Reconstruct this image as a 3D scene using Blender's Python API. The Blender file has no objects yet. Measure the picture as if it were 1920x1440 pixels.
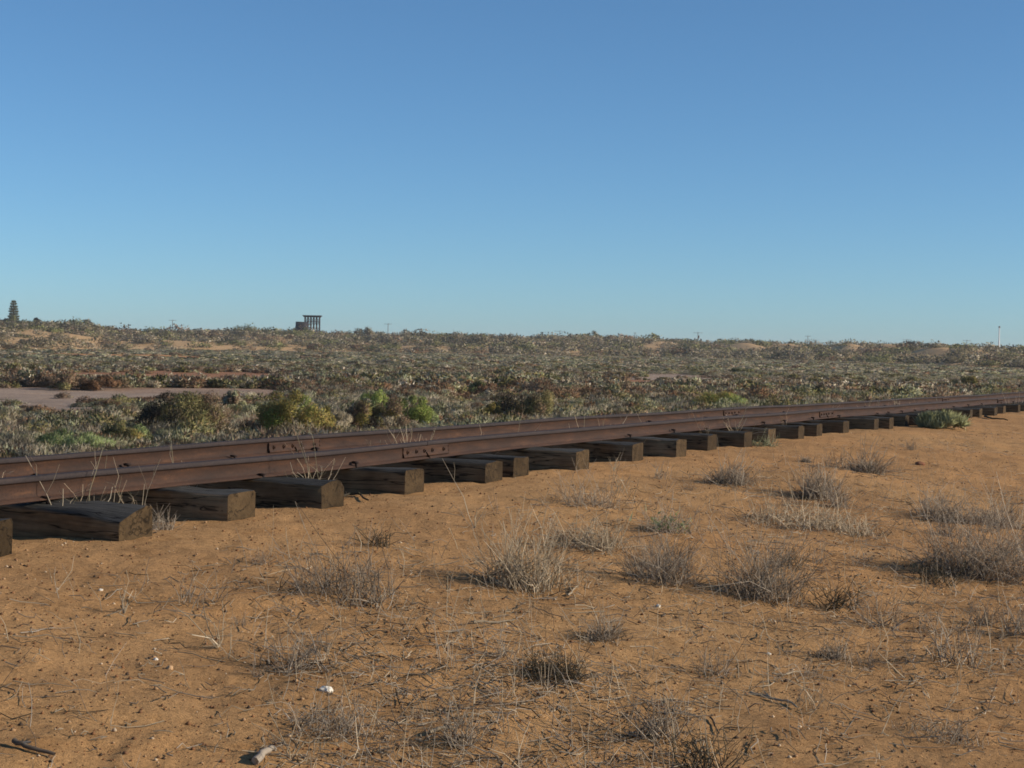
import bpy, math, random
import numpy as np
from mathutils import Matrix

# ------------------------------------------------------------------ scene, camera, sky, sun, exposure
SC = bpy.context.scene
COL = SC.collection
CZ = 1.085                                  # eye height above the sand beside the sleepers
FPX = 3000.0                                # focal length in photo pixels (1920 wide)
ROLL = math.atan(.0185)
HC = 650.0                                  # horizon height in the middle of the photo
PITCH = math.atan((720 - HC) * math.cos(ROLL) / FPX)

def cam_dir(x, y):
    """world direction through photo pixel (x, y) of the 1920x1440 picture"""
    u = np.asarray(x, float) - 960; v = 720 - np.asarray(y, float)
    uu = u * math.cos(ROLL) - v * math.sin(ROLL); vv = u * math.sin(ROLL) + v * math.cos(ROLL)
    c, s = math.cos(-PITCH), math.sin(-PITCH)
    return np.stack([uu, FPX * c - vv * s, FPX * s + vv * c], -1) / FPX

def to_px(P):
    """project world points (N,3) to photo pixels"""
    P = np.asarray(P, float).reshape(-1, 3) - np.array([0, 0, CZ])
    c, s = math.cos(PITCH), math.sin(PITCH)
    fy = P[:, 1] * c - P[:, 2] * s; fz = P[:, 1] * s + P[:, 2] * c
    fy = np.where(fy < .05, .05, fy)
    uu = P[:, 0] / fy * FPX; vv = fz / fy * FPX
    u = uu * math.cos(ROLL) + vv * math.sin(ROLL); v = -uu * math.sin(ROLL) + vv * math.cos(ROLL)
    return 960 + u, 720 - v

cam = bpy.data.cameras.new('camera'); cam.lens = 36 * FPX / 1920; cam.sensor_width = 36
cam.clip_start = .05; cam.clip_end = 20000
co = bpy.data.objects.new('camera', cam); COL.objects.link(co)
_c = cam_dir(960, 720); _r = cam_dir(961, 720) - _c; _u = cam_dir(960, 719) - _c
_r /= np.linalg.norm(_r); _u /= np.linalg.norm(_u); _b = -_c / np.linalg.norm(_c)
co.matrix_world = Matrix(((_r[0], _u[0], _b[0], 0), (_r[1], _u[1], _b[1], 0), (_r[2], _u[2], _b[2], CZ), (0, 0, 0, 1)))
SC.camera = co

SUN_EL = math.radians(22.0)
SUN_H = np.array([.985, -.17]); SUN_H /= np.linalg.norm(SUN_H)
W = bpy.data.worlds.new('World'); SC.world = W; W.use_nodes = True
wn = W.node_tree; wn.nodes.clear()
sky = wn.nodes.new('ShaderNodeTexSky'); sky.sky_type = 'NISHITA'; sky.sun_disc = False
sky.sun_elevation = SUN_EL; sky.sun_rotation = math.atan2(SUN_H[0], SUN_H[1])
sky.altitude = 0; sky.air_density = .7; sky.dust_density = .3; sky.ozone_density = 7.0
bg = wn.nodes.new('ShaderNodeBackground'); bg.inputs['Strength'].default_value = .091
wo = wn.nodes.new('ShaderNodeOutputWorld')
gm = wn.nodes.new('ShaderNodeGamma'); gm.inputs[1].default_value = .90          # clear-air white balance of the sky light
tn = wn.nodes.new('ShaderNodeVectorMath'); tn.operation = 'MULTIPLY'; tn.inputs[1].default_value = (.955, 1.055, .985)
wn.links.new(sky.outputs[0], gm.inputs[0]); wn.links.new(gm.outputs[0], tn.inputs[0]); wn.links.new(tn.outputs[0], bg.inputs['Color']); wn.links.new(bg.outputs[0], wo.inputs['Surface'])
sl = bpy.data.lights.new('sun', 'SUN'); sl.energy = 3.6; sl.angle = math.radians(.5); sl.color = (1, .87, .70)
so = bpy.data.objects.new('sun', sl); COL.objects.link(so)
_d = np.array([SUN_H[0] * math.cos(SUN_EL), SUN_H[1] * math.cos(SUN_EL), math.sin(SUN_EL)])
from mathutils import Vector
so.rotation_euler = Vector(_d).to_track_quat('Z', 'Y').to_euler(); so.location = (20, -12, 15)
SC.view_settings.view_transform = 'Standard'; SC.view_settings.look = 'None'
SC.view_settings.exposure = 0.7; SC.view_settings.gamma = 1
SC.cycles.max_bounces = 5; SC.cycles.diffuse_bounces = 3; SC.cycles.glossy_bounces = 2
SC.cycles.filter_width = 1.7

# ------------------------------------------------------------------ noise and terrain
def _hash(ix, iy, seed):
    h = (ix.astype(np.int64) * 374761393 + iy.astype(np.int64) * 668265263 + seed * 144269504) & 0xffffffff
    h = ((h ^ (h >> 13)) * 1274126177) & 0xffffffff
    return ((h ^ (h >> 16)) & 0xffff) / 65535.0

def vnoise(x, y, seed=0):
    x = np.asarray(x, float); y = np.asarray(y, float)
    ix = np.floor(x); iy = np.floor(y); fx = x - ix; fy = y - iy
    fx = fx * fx * fx * (fx * (fx * 6 - 15) + 10); fy = fy * fy * fy * (fy * (fy * 6 - 15) + 10)
    a = _hash(ix, iy, seed); b = _hash(ix + 1, iy, seed); c = _hash(ix, iy + 1, seed); d = _hash(ix + 1, iy + 1, seed)
    return (a * (1 - fx) + b * fx) * (1 - fy) + (c * (1 - fx) + d * fx) * fy

def fbm(x, y, octv=4, seed=0):
    s = 0; a = .5; t = 0
    for k in range(octv):
        s = s + a * vnoise(x * 2 ** k + 17.3 * k, y * 2 ** k - 9.1 * k, seed + k); t += a; a *= .5
    return s / t - .5

def sstep(a, b, x):
    t = np.clip((np.asarray(x, float) - a) / (b - a), 0, 1); return t * t * (3 - 2 * t)

A = math.radians(26.4)
TV = np.array([math.sin(A), math.cos(A)]); PV = np.array([-math.cos(A), math.sin(A)])   # along the track, across it
P_NEAR, GAUGE, P_END = 6.4, 1.132, 5.82
SL_LEN = 2.30
RH = .14                                        # rail height
SH = .17                                        # exposed sleeper height
_zt = [-60, 7, 12.5, 16, 20.5, 24, 28, 32, 37, 42, 50, 80, 130, 400]
_zv = [.33, .308, .302, .296, .264, .240, .193, .168, .125, .072, .03, -.12, -.40, -.45]
def zrail(t): return np.interp(t, _zt, _zv)
def tp(t, p, z=0): return np.array([t * TV[0] + p * PV[0], t * TV[1] + p * PV[1], z])
FLAT = -1.25

def az_of(xpx): 
    d = cam_dir(xpx, HC + .0185 * (np.asarray(xpx, float) - 960)); return np.degrees(np.arctan2(d[..., 0], d[..., 1]))
_sx = np.array([-1500, -300, 0, 60, 150, 210, 250, 330, 480, 560, 650, 780, 900, 960, 1110, 1200, 1260, 1400, 1560, 1640, 1720, 1790, 1850, 1920, 2300, 3600])
_sy = np.array([600, 600, 605, 603, 609, 617, 619, 617, 617, 619, 623, 624, 627, 630, 630, 634, 636, 645, 651, 650, 646, 650, 655, 657, 660, 690.])
_sb = np.interp(_sx, [-300, 0, 300, 600, 960, 1300, 1600, 1900], [270, 284, 365, 415, 420, 440, 390, 294])
_saz = az_of(_sx)
_el = (HC + .0185 * (_sx - 960)) - _sy
_el = np.clip(_el - 10, 2, 60)
def dune_par(az):
    db = np.interp(az, _saz, _sb); dc = db + 200 + 30 * np.sin(np.radians(az * 17))
    return db, dc, np.interp(az, _saz, _el) / FPX * dc + CZ - FLAT

BLOW = [(40, .32, 130, .20, 0), (215, .34, 95, .26, 0), (330, .16, 80, .10, 0), (500, .28, 60, .07, 0), (690, .32, 55, .07, 0), (830, .45, 50, .08, 0), (1050, .60, 42, .10, .7), (1130, .42, 40, .08, 0), (1240, .52, 50, .08, 1.2),
        (1400, .50, 45, .10, 1.8), (1480, .62, 48, .11, 1.8), (1590, .55, 42, .10, 1.6), (1755, .50, 52, .12, 1.1), (1660, .75, 36, .12, 1.2), (1838, .62, 22, .22, .8)]   # bare blowouts on the dune: px, depth share, half width, half depth, hump
def zground(x, y, fine=True):
    x = np.asarray(x, float); y = np.asarray(y, float)
    t = x * TV[0] + y * TV[1]; p = x * PV[0] + y * PV[1]
    d = np.hypot(x, y); az = np.degrees(np.arctan2(x, y))
    zb = zrail(t) - RH - SH
    s = np.clip(5.5 - p, 0, 9.0)
    near = zb - .075 * s + .012 * np.sin(s * 1.3)
    k = sstep(8.4, 14.5, p)
    z = near * (1 - k) + FLAT * k
    kb = sstep(110, 220, d) * (p < 5.5); z = z * (1 - kb) + FLAT * kb
    # between the sleepers the sand is scooped out a little, and banked against the ends
    z = z - .03 * sstep(6.0, 6.4, p) * (1 - sstep(7.7, 8.1, p))
    nb = sstep(5.3, 4.2, p)
    z = z + fbm(x * .6, y * .6, 3, 11) * (.04 + .07 * nb) * (1 - sstep(60, 110, d))
    z = z + fbm(x * .16, y * .16, 2, 5) * .22 * sstep(11, 18, p)
    if fine:
        w = 1 - sstep(28, 60, d)
        f2 = np.abs(fbm(x * 1.8, y * 1.8, 3, 23)); 
        z = z + fbm(x * 3.0, y * 3.0, 3, 21) * .030 * w * (.3 + .7 * nb) + (f2 - .1) * .028 * w * (.2 + .8 * nb)
        z = z + fbm(x * 9, y * 9, 3, 31) * .022 * w
    db, dc, H = dune_par(az)
    u = np.clip((d - db) / (dc - db), 0, 1.0)
    prof = .30 * sstep(0, .22, u) + .70 * sstep(.1, 1, u)
    fall = 1 - .35 * sstep(1, 2.2, (d - db) / (dc - db))
    z = z + H * prof * fall * (y > -50) + (fbm(x * .045, y * .045, 3, 41)) * 2.6 * sstep(0, .25, u) * (1 - .7 * sstep(.75, 1, u))
    px_ = x / np.maximum(y, 1) * FPX + 960
    for cx, cu, hw, hu, hump in BLOW:
        if hump: z = z + 1.8 * hump * np.exp(-((px_ - cx) / hw) ** 2 - ((u - cu - hu * .4) / hu) ** 2) * (y > 100)
    return z

def ground_at(x, y):
    """world point where the ray of photo pixel (x, y) meets the ground"""
    d = cam_dir(x, y)
    hi = None; lo = 1.0
    ks = np.concatenate([np.arange(1, 60, .1), np.arange(60, 1100, .5)])
    pts = d[None, :] * ks[:, None]
    f = pts[:, 2] + CZ - zground(pts[:, 0], pts[:, 1], False)
    i = np.argmax(f < 0)
    if f[i] >= 0: i = len(ks) - 1
    a, b = ks[max(i - 1, 0)], ks[i]
    for _ in range(18):
        m = (a + b) / 2; q = d * m
        if q[2] + CZ - zground(q[0], q[1], False) < 0: b = m
        else: a = m
    q = d * b; q[2] = zground(q[0], q[1]); return q, b

# ------------------------------------------------------------------ materials
def new_mat(name):
    m = bpy.data.materials.new(name); m.use_nodes = True
    nt = m.node_tree; b = nt.nodes['Principled BSDF']; b.inputs['Specular IOR Level'].default_value = .15
    b.inputs['Roughness'].default_value = .85
    return m, nt, b

def N(nt, kind, **kw):
    n = nt.nodes.new(kind)
    for k, v in kw.items():
        if k in n.inputs: n.inputs[k].default_value = v
        else: setattr(n, k, v)
    return n

def ramp(nt, src, stops):
    r = nt.nodes.new('ShaderNodeValToRGB'); e = r.color_ramp.elements
    while len(e) > 1: e.remove(e[-1])
    for i, (p, c) in enumerate(stops):
        el = e[0] if i == 0 else e.new(p)
        el.position = p; el.color = (c[0], c[1], c[2], 1) if hasattr(c, '__len__') else (c, c, c, 1)
    nt.links.new(src, r.inputs[0]); return r

def mix(nt, kind, a, b, fac=1.0):
    m = nt.nodes.new('ShaderNodeMix'); m.data_type = 'RGBA'; m.blend_type = kind
    for sock, v in ((m.inputs[0], fac), (m.inputs[6], a), (m.inputs[7], b)):
        if hasattr(v, 'links') or isinstance(v, bpy.types.NodeSocket): nt.links.new(v, sock)
        else: sock.default_value = v if not hasattr(v, '__len__') else (*v[:3], 1)
    return m.outputs[2]

def mat_plant(name='plant', rounded=False):
    m, nt, b = new_mat(name)
    at = N(nt, 'ShaderNodeAttribute', attribute_name='Col')
    oi = N(nt, 'ShaderNodeObjectInfo')
    r = ramp(nt, oi.outputs['Random'], [(0, .82), (1, 1.14)])
    nt.links.new(mix(nt, 'MULTIPLY', at.outputs['Color'], r.outputs[0]), b.inputs['Base Color'])
    b.inputs['Roughness'].default_value = .75
    cc = b.inputs['Base Color'].links[0].from_socket
    tr = N(nt, 'ShaderNodeBsdfTranslucent'); nt.links.new(cc, tr.inputs['Color'])
    mx = N(nt, 'ShaderNodeMixShader'); mx.inputs[0].default_value = .38
    nt.links.new(b.outputs[0], mx.inputs[1]); nt.links.new(tr.outputs[0], mx.inputs[2])
    nt.links.new(mx.outputs[0], nt.nodes['Material Output'].inputs['Surface'])
    if rounded:      # leaves shade by the direction they face out of their clump
        an = N(nt, 'ShaderNodeAttribute', attribute_name='Nrm'); vt = N(nt, 'ShaderNodeVectorTransform', vector_type='NORMAL', convert_from='OBJECT', convert_to='WORLD')
        nt.links.new(an.outputs['Vector'], vt.inputs[0]); nz = N(nt, 'ShaderNodeVectorMath', operation='NORMALIZE'); nt.links.new(vt.outputs[0], nz.inputs[0])
        nt.links.new(nz.outputs[0], b.inputs['Normal']); nt.links.new(nz.outputs[0], tr.inputs['Normal']); mx.inputs[0].default_value = .44
    return m
def mat_sand():
    m, nt, b = new_mat('sand')
    at = N(nt, 'ShaderNodeAttribute', attribute_name='Col')
    tc = N(nt, 'ShaderNodeTexCoord')
    n1 = N(nt, 'ShaderNodeTexNoise', Scale=.55, Detail=5.0, Roughness=.6); nt.links.new(tc.outputs['Object'], n1.inputs['Vector'])
    n2 = N(nt, 'ShaderNodeTexNoise', Scale=38.0, Detail=7.0, Roughness=.75); nt.links.new(tc.outputs['Object'], n2.inputs['Vector'])
    n3 = N(nt, 'ShaderNodeTexVoronoi', Scale=32.0); nt.links.new(tc.outputs['Object'], n3.inputs['Vector'])
    n4 = N(nt, 'ShaderNodeTexNoise', Scale=4.5, Detail=7.0, Roughness=.7); nt.links.new(tc.outputs['Object'], n4.inputs['Vector'])
    r1 = ramp(nt, n1.outputs[0], [(.3, (.80, .78, .78)), (.5, (1, 1, 1)), (.72, (1.10, 1.03, .95))])
    r2 = ramp(nt, n2.outputs[0], [(.30, (.50, .45, .41)), (.44, (.96, .96, .96)), (.62, (1.2, 1.19, 1.17))])
    r4 = ramp(nt, n4.outputs[0], [(.32, (.78, .74, .70)), (.5, (1, 1, 1)), (.7, (1.10, 1.08, 1.06))])
    c = mix(nt, 'MULTIPLY', at.outputs['Color'], r1.outputs[0]); c = mix(nt, 'MULTIPLY', c, r2.outputs[0]); c = mix(nt, 'MULTIPLY', c, r4.outputs[0])
    # pale shell and stone grit pressed into the sand
    gr = ramp(nt, n3.outputs['Color'], [(.0, 0), (.955, 0), (.96, 1)])
    sp = ramp(nt, n3.outputs['Distance'], [(.16, 1), (.28, 0)])
    g = mix(nt, 'MULTIPLY', gr.outputs[0], sp.outputs[0])
    c = mix(nt, 'MIX', c, (.50, .38, .26), g)
    nt.links.new(c, b.inputs['Base Color']); b.inputs['Roughness'].default_value = .95; b.inputs['Specular IOR Level'].default_value = .05
    bp = N(nt, 'ShaderNodeBump', Strength=.8, Distance=.024); nt.links.new(n2.outputs[0], bp.inputs['Height'])
    bp2 = N(nt, 'ShaderNodeBump', Strength=.2, Distance=.06); nt.links.new(n4.outputs[0], bp2.inputs['Height'])
    nt.links.new(bp2.outputs[0], bp.inputs['Normal']); nt.links.new(bp.outputs[0], b.inputs['Normal'])
    return m
def mat_rust():
    m, nt, b = new_mat('rusty_steel')
    tc = N(nt, 'ShaderNodeTexCoord')
    mp = N(nt, 'ShaderNodeMapping'); mp.inputs['Rotation'].default_value = (0, 0, -(math.pi / 2 - A)); mp.inputs['Scale'].default_value = (1.2, 8, 8)
    nt.links.new(tc.outputs['Object'], mp.inputs['Vector'])
    n1 = N(nt, 'ShaderNodeTexNoise', Scale=2.2, Detail=8.0, Roughness=.68); nt.links.new(mp.outputs[0], n1.inputs['Vector'])
    n2 = N(nt, 'ShaderNodeTexNoise', Scale=60.0, Detail=5.0, Roughness=.7); nt.links.new(tc.outputs['Object'], n2.inputs['Vector'])
    r1 = ramp(nt, n1.outputs[0], [(.28, (.020, .0108, .0080)), (.45, (.033, .0160, .0100)), (.58, (.047, .0220, .0125)), (.74, (.092, .042, .019))])
    r2 = ramp(nt, n2.outputs[0], [(.32, (.62, .6, .6)), (.5, (1, 1, 1)), (.68, (1.3, 1.2, 1.1))])
    at = N(nt, 'ShaderNodeAttribute', attribute_name='Col')
    rh = ramp(nt, n1.outputs[0], [(.3, (.019, .0145, .0155)), (.55, (.029, .021, .021)), (.75, (.045, .029, .024))])
    cc = mix(nt, 'MIX', r1.outputs[0], rh.outputs[0], at.outputs['Fac'])
    nt.links.new(mix(nt, 'MULTIPLY', cc, r2.outputs[0]), b.inputs['Base Color'])
    b.inputs['Roughness'].default_value = .78; b.inputs['Specular IOR Level'].default_value = .3
    bp = N(nt, 'ShaderNodeBump', Strength=.35, Distance=.004); nt.links.new(n2.outputs[0], bp.inputs['Height']); nt.links.new(bp.outputs[0], b.inputs['Normal'])
    return m
def mat_timber(name, base, end, axis=1, top=None):
    m, nt, b = new_mat(name)
    tc = N(nt, 'ShaderNodeTexCoord'); oi = N(nt, 'ShaderNodeObjectInfo')
    ad = N(nt, 'ShaderNodeVectorMath', operation='ADD'); nt.links.new(tc.outputs['Object'], ad.inputs[0])
    ml = N(nt, 'ShaderNodeVectorMath', operation='SCALE'); ml.inputs[0].default_value = (7, 13, 5); nt.links.new(oi.outputs['Random'], ml.inputs['Scale'])
    nt.links.new(ml.outputs[0], ad.inputs[1])
    mp = N(nt, 'ShaderNodeMapping'); mp.inputs['Scale'].default_value = (14, .9, 14) if axis == 1 else (14, 14, .9)
    nt.links.new(ad.outputs[0], mp.inputs['Vector'])
    n1 = N(nt, 'ShaderNodeTexNoise', Scale=3.0, Detail=8.0, Roughness=.7); nt.links.new(mp.outputs[0], n1.inputs['Vector'])
    n2 = N(nt, 'ShaderNodeTexNoise', Scale=6.0, Detail=5.0); nt.links.new(ad.outputs[0], n2.inputs['Vector'])
    r1 = ramp(nt, n1.outputs[0], [(.30, [c * .45 for c in base]), (.46, base), (.62, [c * 1.35 for c in base]), (.8, [base[0] * 1.5, base[1] * 1.55, base[2] * 1.65])])
    r2 = ramp(nt, n2.outputs[0], [(.3, (.7, .68, .66)), (.6, (1.12, 1.1, 1.08))])
    side = mix(nt, 'MULTIPLY', r1.outputs[0], r2.outputs[0])
    # sawn ends take a brown of their own: end faces carry the mask
    at = N(nt, 'ShaderNodeAttribute', attribute_name='Col')
    n3 = N(nt, 'ShaderNodeTexNoise', Scale=26.0, Detail=6.0, Roughness=.7); nt.links.new(ad.outputs[0], n3.inputs['Vector'])
    r3 = ramp(nt, n3.outputs[0], [(.3, [c * .62 for c in end]), (.5, end), (.72, [c * 1.3 for c in end])])
    e = mix(nt, 'MULTIPLY', r3.outputs[0], r2.outputs[0])
    sx = N(nt, 'ShaderNodeSeparateColor'); nt.links.new(at.outputs['Color'], sx.inputs[0])
    c = mix(nt, 'MIX', side, e, sx.outputs[0])
    if top:      # the upper face is black with old grease and tar
        rt = ramp(nt, n1.outputs[0], [(.30, [v * .55 for v in top]), (.5, top), (.75, [v * 1.7 for v in top])])
        c = mix(nt, 'MIX', c, rt.outputs[0], sx.outputs[1])
    # open cracks along the grain and across the end grain
    n6 = N(nt, 'ShaderNodeTexNoise', Scale=1.1, Detail=3.0, Roughness=.5); nt.links.new(mp.outputs[0], n6.inputs['Vector'])
    rc_ = ramp(nt, n6.outputs[0], [(.0, 1), (.478, 1), (.497, .18), (.503, .18), (.522, 1)])
    n7 = N(nt, 'ShaderNodeTexNoise', Scale=5.5, Detail=4.0, Roughness=.6, Distortion=.6); nt.links.new(ad.outputs[0], n7.inputs['Vector'])
    re_ = ramp(nt, n7.outputs[0], [(.0, 1), (.482, 1), (.497, .30), (.503, .30), (.518, 1)])
    cm = mix(nt, 'MIX', rc_.outputs[0], re_.outputs[0], sx.outputs[0]); c = mix(nt, 'MULTIPLY', c, cm)
    orr = ramp(nt, oi.outputs['Random'], [(0, .72), (.5, 1.0), (1, 1.28)]); c = mix(nt, 'MULTIPLY', c, orr.outputs[0])
    nt.links.new(c, b.inputs['Base Color']); b.inputs['Roughness'].default_value = .9
    bp = N(nt, 'ShaderNodeBump', Strength=.7, Distance=.012); nt.links.new(n1.outputs[0], bp.inputs['Height']); nt.links.new(bp.outputs[0], b.inputs['Normal'])
    return m
def mat_plain(name, c, rough=.8, var=.3, scale=4.0):
    m, nt, b = new_mat(name)
    tc = N(nt, 'ShaderNodeTexCoord'); n = N(nt, 'ShaderNodeTexNoise', Scale=scale, Detail=5.0); nt.links.new(tc.outputs['Object'], n.inputs['Vector'])
    r = ramp(nt, n.outputs[0], [(.3, [v * (1 - var) for v in c]), (.7, [v * (1 + var) for v in c])])
    nt.links.new(r.outputs[0], b.inputs['Base Color']); b.inputs['Roughness'].default_value = rough
    return m
M_PLANT, M_LEAF, M_SAND, M_RUST = mat_plant(), mat_plant('foliage', True), mat_sand(), mat_rust()
M_SLEEPER = mat_timber('weathered_timber', (.165, .108, .056), (.056, .0375, .0195), 1, (.048, .046, .042))  # sides painted lighter to lift their shade; ends and top stay darker
M_POST = mat_timber('post_timber', (.045, .034, .030), (.06, .05, .04), 2)
M_TANK = mat_plain('tank_plate', (.022, .019, .022), .7, .35, .8)
M_POLE = mat_plain('pole_wood', (.12, .10, .09))
M_STEELDARK = mat_plain('dark_iron', (.030, .020, .018), .7, .3, 60)
M_WHITE = mat_plain('white_paint', (.75, .75, .74), .5, .05)
M_BONE = mat_plain('pale_bone', (.62, .58, .50), .6, .15, 60)
M_STONE = mat_plain('dark_stone', (.035, .033, .032), .85, .4, 12)

# ------------------------------------------------------------------ mesh helpers
class Acc:
    """collects vertices, quads and triangles with a colour per vertex; builds ONE mesh"""
    def __init__(s): s.v = []; s.nr = []; s.c = []; s.q = []; s.t = []; s.n = 0
    def add(s, v, f, c, nr=None):
        v = np.asarray(v, np.float32).reshape(-1, 3); f = np.asarray(f, np.int64)
        c = np.asarray(c, np.float32)
        if c.ndim == 1: c = np.broadcast_to(c, (len(v), 3))
        s.nr.append(np.asarray(nr, np.float32) if nr is not None else np.tile(np.float32([0, 0, 1]), (len(v), 1)))
        s.v.append(v); s.c.append(c); (s.q if f.shape[1] == 4 else s.t).append(f + s.n); s.n += len(v)
    def normals(s): return np.concatenate(s.nr)
    def arrays(s):
        v = np.concatenate(s.v) if s.v else np.zeros((0, 3), np.float32); c = np.concatenate(s.c) if s.c else np.zeros((0, 3), np.float32)
        q = np.concatenate(s.q) if s.q else np.zeros((0, 4), np.int64); t = np.concatenate(s.t) if s.t else np.zeros((0, 3), np.int64)
        return v, c, q, t
    def mesh(s, name, mat, smooth=False):
        return raw_mesh(name, *s.arrays(), mat, smooth, s.normals() if mat is M_LEAF else None)

def raw_mesh(name, v, c, q, t, mat, smooth=False, nrm=None):
    me = bpy.data.meshes.new(name)
    nq, ntr = len(q), len(t)
    me.vertices.add(len(v)); me.vertices.foreach_set('co', np.ascontiguousarray(v, np.float32).ravel())
    me.loops.add(nq * 4 + ntr * 3); me.polygons.add(nq + ntr)
    me.loops.foreach_set('vertex_index', np.concatenate([q.ravel(), t.ravel()]).astype(np.int32))
    me.polygons.foreach_set('loop_start', np.concatenate([np.arange(nq) * 4, nq * 4 + np.arange(ntr) * 3]).astype(np.int32))
    if smooth: me.polygons.foreach_set('use_smooth', np.ones(nq + ntr, bool))
    a = me.color_attributes.new('Col', 'FLOAT_COLOR', 'POINT')
    a.data.foreach_set('color', np.concatenate([c, np.ones((len(c), 1))], 1).astype(np.float32).ravel())
    if nrm is not None:
        b = me.attributes.new('Nrm', 'FLOAT_VECTOR', 'POINT'); b.data.foreach_set('vector', np.ascontiguousarray(nrm, np.float32).ravel())
    me.materials.append(mat); me.update(calc_edges=True); me.validate()
    return me

def link(name, me, parent=None, loc=(0, 0, 0), rz=0, sc=(1, 1, 1)):
    o = bpy.data.objects.new(name, me); COL.objects.link(o); o.location = loc; o.rotation_euler = (0, 0, rz); o.scale = sc
    if parent: o.parent = parent
    return o
def tag(o, label, cat, group=None, kind=None):
    o['label'] = label; o['category'] = cat
    if group: o['group'] = group
    if kind: o['kind'] = kind
    return o
def copy_tree(o, parent=None):
    c = o.copy(); COL.objects.link(c)
    if parent: c.parent = parent
    for ch in list(o.children): copy_tree(ch, c)
    return c

def unit(v): return v / np.maximum(np.linalg.norm(v, axis=-1, keepdims=True), 1e-9)

def tubes(paths, rad, sides=3):
    """paths (N,K,3), rad (N,K) -> verts, quads, index of path per vertex"""
    paths = np.asarray(paths, float); n, k, _ = paths.shape
    d = unit(np.gradient(paths, axis=1)); ref = np.where(np.abs(d[..., 2:3]) > .8, np.array([1., .2, 0]), np.array([0, .1, 1.]))
    u = unit(np.cross(d, ref)); w = np.cross(d, u)
    ang = np.arange(sides) * 2 * math.pi / sides
    v = paths[:, :, None] + (u[:, :, None] * np.cos(ang)[None, None, :, None] + w[:, :, None] * np.sin(ang)[None, None, :, None]) * np.asarray(rad)[:, :, None, None]
    i = np.arange(n)[:, None, None] * (k * sides) + np.arange(k - 1)[None, :, None] * sides
    s = np.arange(sides)[None, None]; s2 = (s + 1) % sides
    q = np.stack([i + s, i + s2, i + s2 + sides, i + s + sides], -1).reshape(-1, 4)
    return v.reshape(-1, 3), q, np.repeat(np.arange(n), k * sides)

def leaves(pos, dirs, L, Wd, rng):
    """one slim triangle per leaf"""
    n = len(pos); d = unit(dirs); r = unit(rng.normal(size=(n, 3))); s = unit(np.cross(d, r))
    L = np.broadcast_to(L, (n,))[:, None]; Wd = np.broadcast_to(Wd, (n,))[:, None]
    v = np.stack([pos - s * Wd / 2, pos + s * Wd / 2, pos + d * L], 1)
    return v.reshape(-1, 3), np.arange(n * 3).reshape(-1, 3)

def pick(rng, pal, n, jit=.09):
    pal = np.asarray(pal, float) * 1.2; c = pal[rng.integers(0, len(pal), n)]
    return c * (1 + rng.normal(0, jit, (n, 1))).clip(.4, 1.8)

PAL = {
 'grey':   [(0.320, 0.277, 0.206), (0.263, 0.227, 0.168), (0.362, 0.324, 0.253), (0.220, 0.202, 0.135)],
 'sage':   [(0.218, 0.221, 0.135), (0.262, 0.259, 0.177), (0.179, 0.188, 0.105)],
 'olive':  [(0.147, 0.138, 0.056), (0.186, 0.164, 0.077), (0.211, 0.164, 0.090), (0.115, 0.120, 0.051)],
 'brown':  [(0.181, 0.122, 0.083), (0.219, 0.152, 0.106), (0.144, 0.100, 0.068), (0.163, 0.135, 0.083)],
 'rust':   [(0.167, 0.094, 0.053), (0.144, 0.086, 0.048), (0.190, 0.115, 0.067)],
 'green': [(.165, .215, .054), (.135, .180, .046), (.195, .235, .066), (.185, .180, .066)],
 'gold': [(.240, .200, .060), (.195, .175, .056), (.255, .180, .072), (.150, .150, .048)],
 'weed':   [(0.172, 0.213, 0.092), (0.207, 0.224, 0.127), (0.138, 0.178, 0.069)],
 'dune':   [(0.177, 0.160, 0.095), (0.211, 0.180, 0.120), (0.143, 0.133, 0.071), (0.190, 0.156, 0.120)],
 'dunegreen': [(0.148, 0.156, 0.063), (0.125, 0.132, 0.058), (0.178, 0.172, 0.084)],
 'straw':  [(.40, .33, .235), (.33, .275, .20), (.45, .38, .28), (.26, .215, .155)],
 'twig':   [(.30, .255, .20), (.22, .18, .14), (.36, .31, .25), (.16, .125, .095)],
 'silver': [(.215, .225, .125), (.255, .260, .155), (.165, .180, .095)],
 'dark':   [(.060, .050, .036), (.075, .060, .042), (.050, .046, .030)],
}

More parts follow.
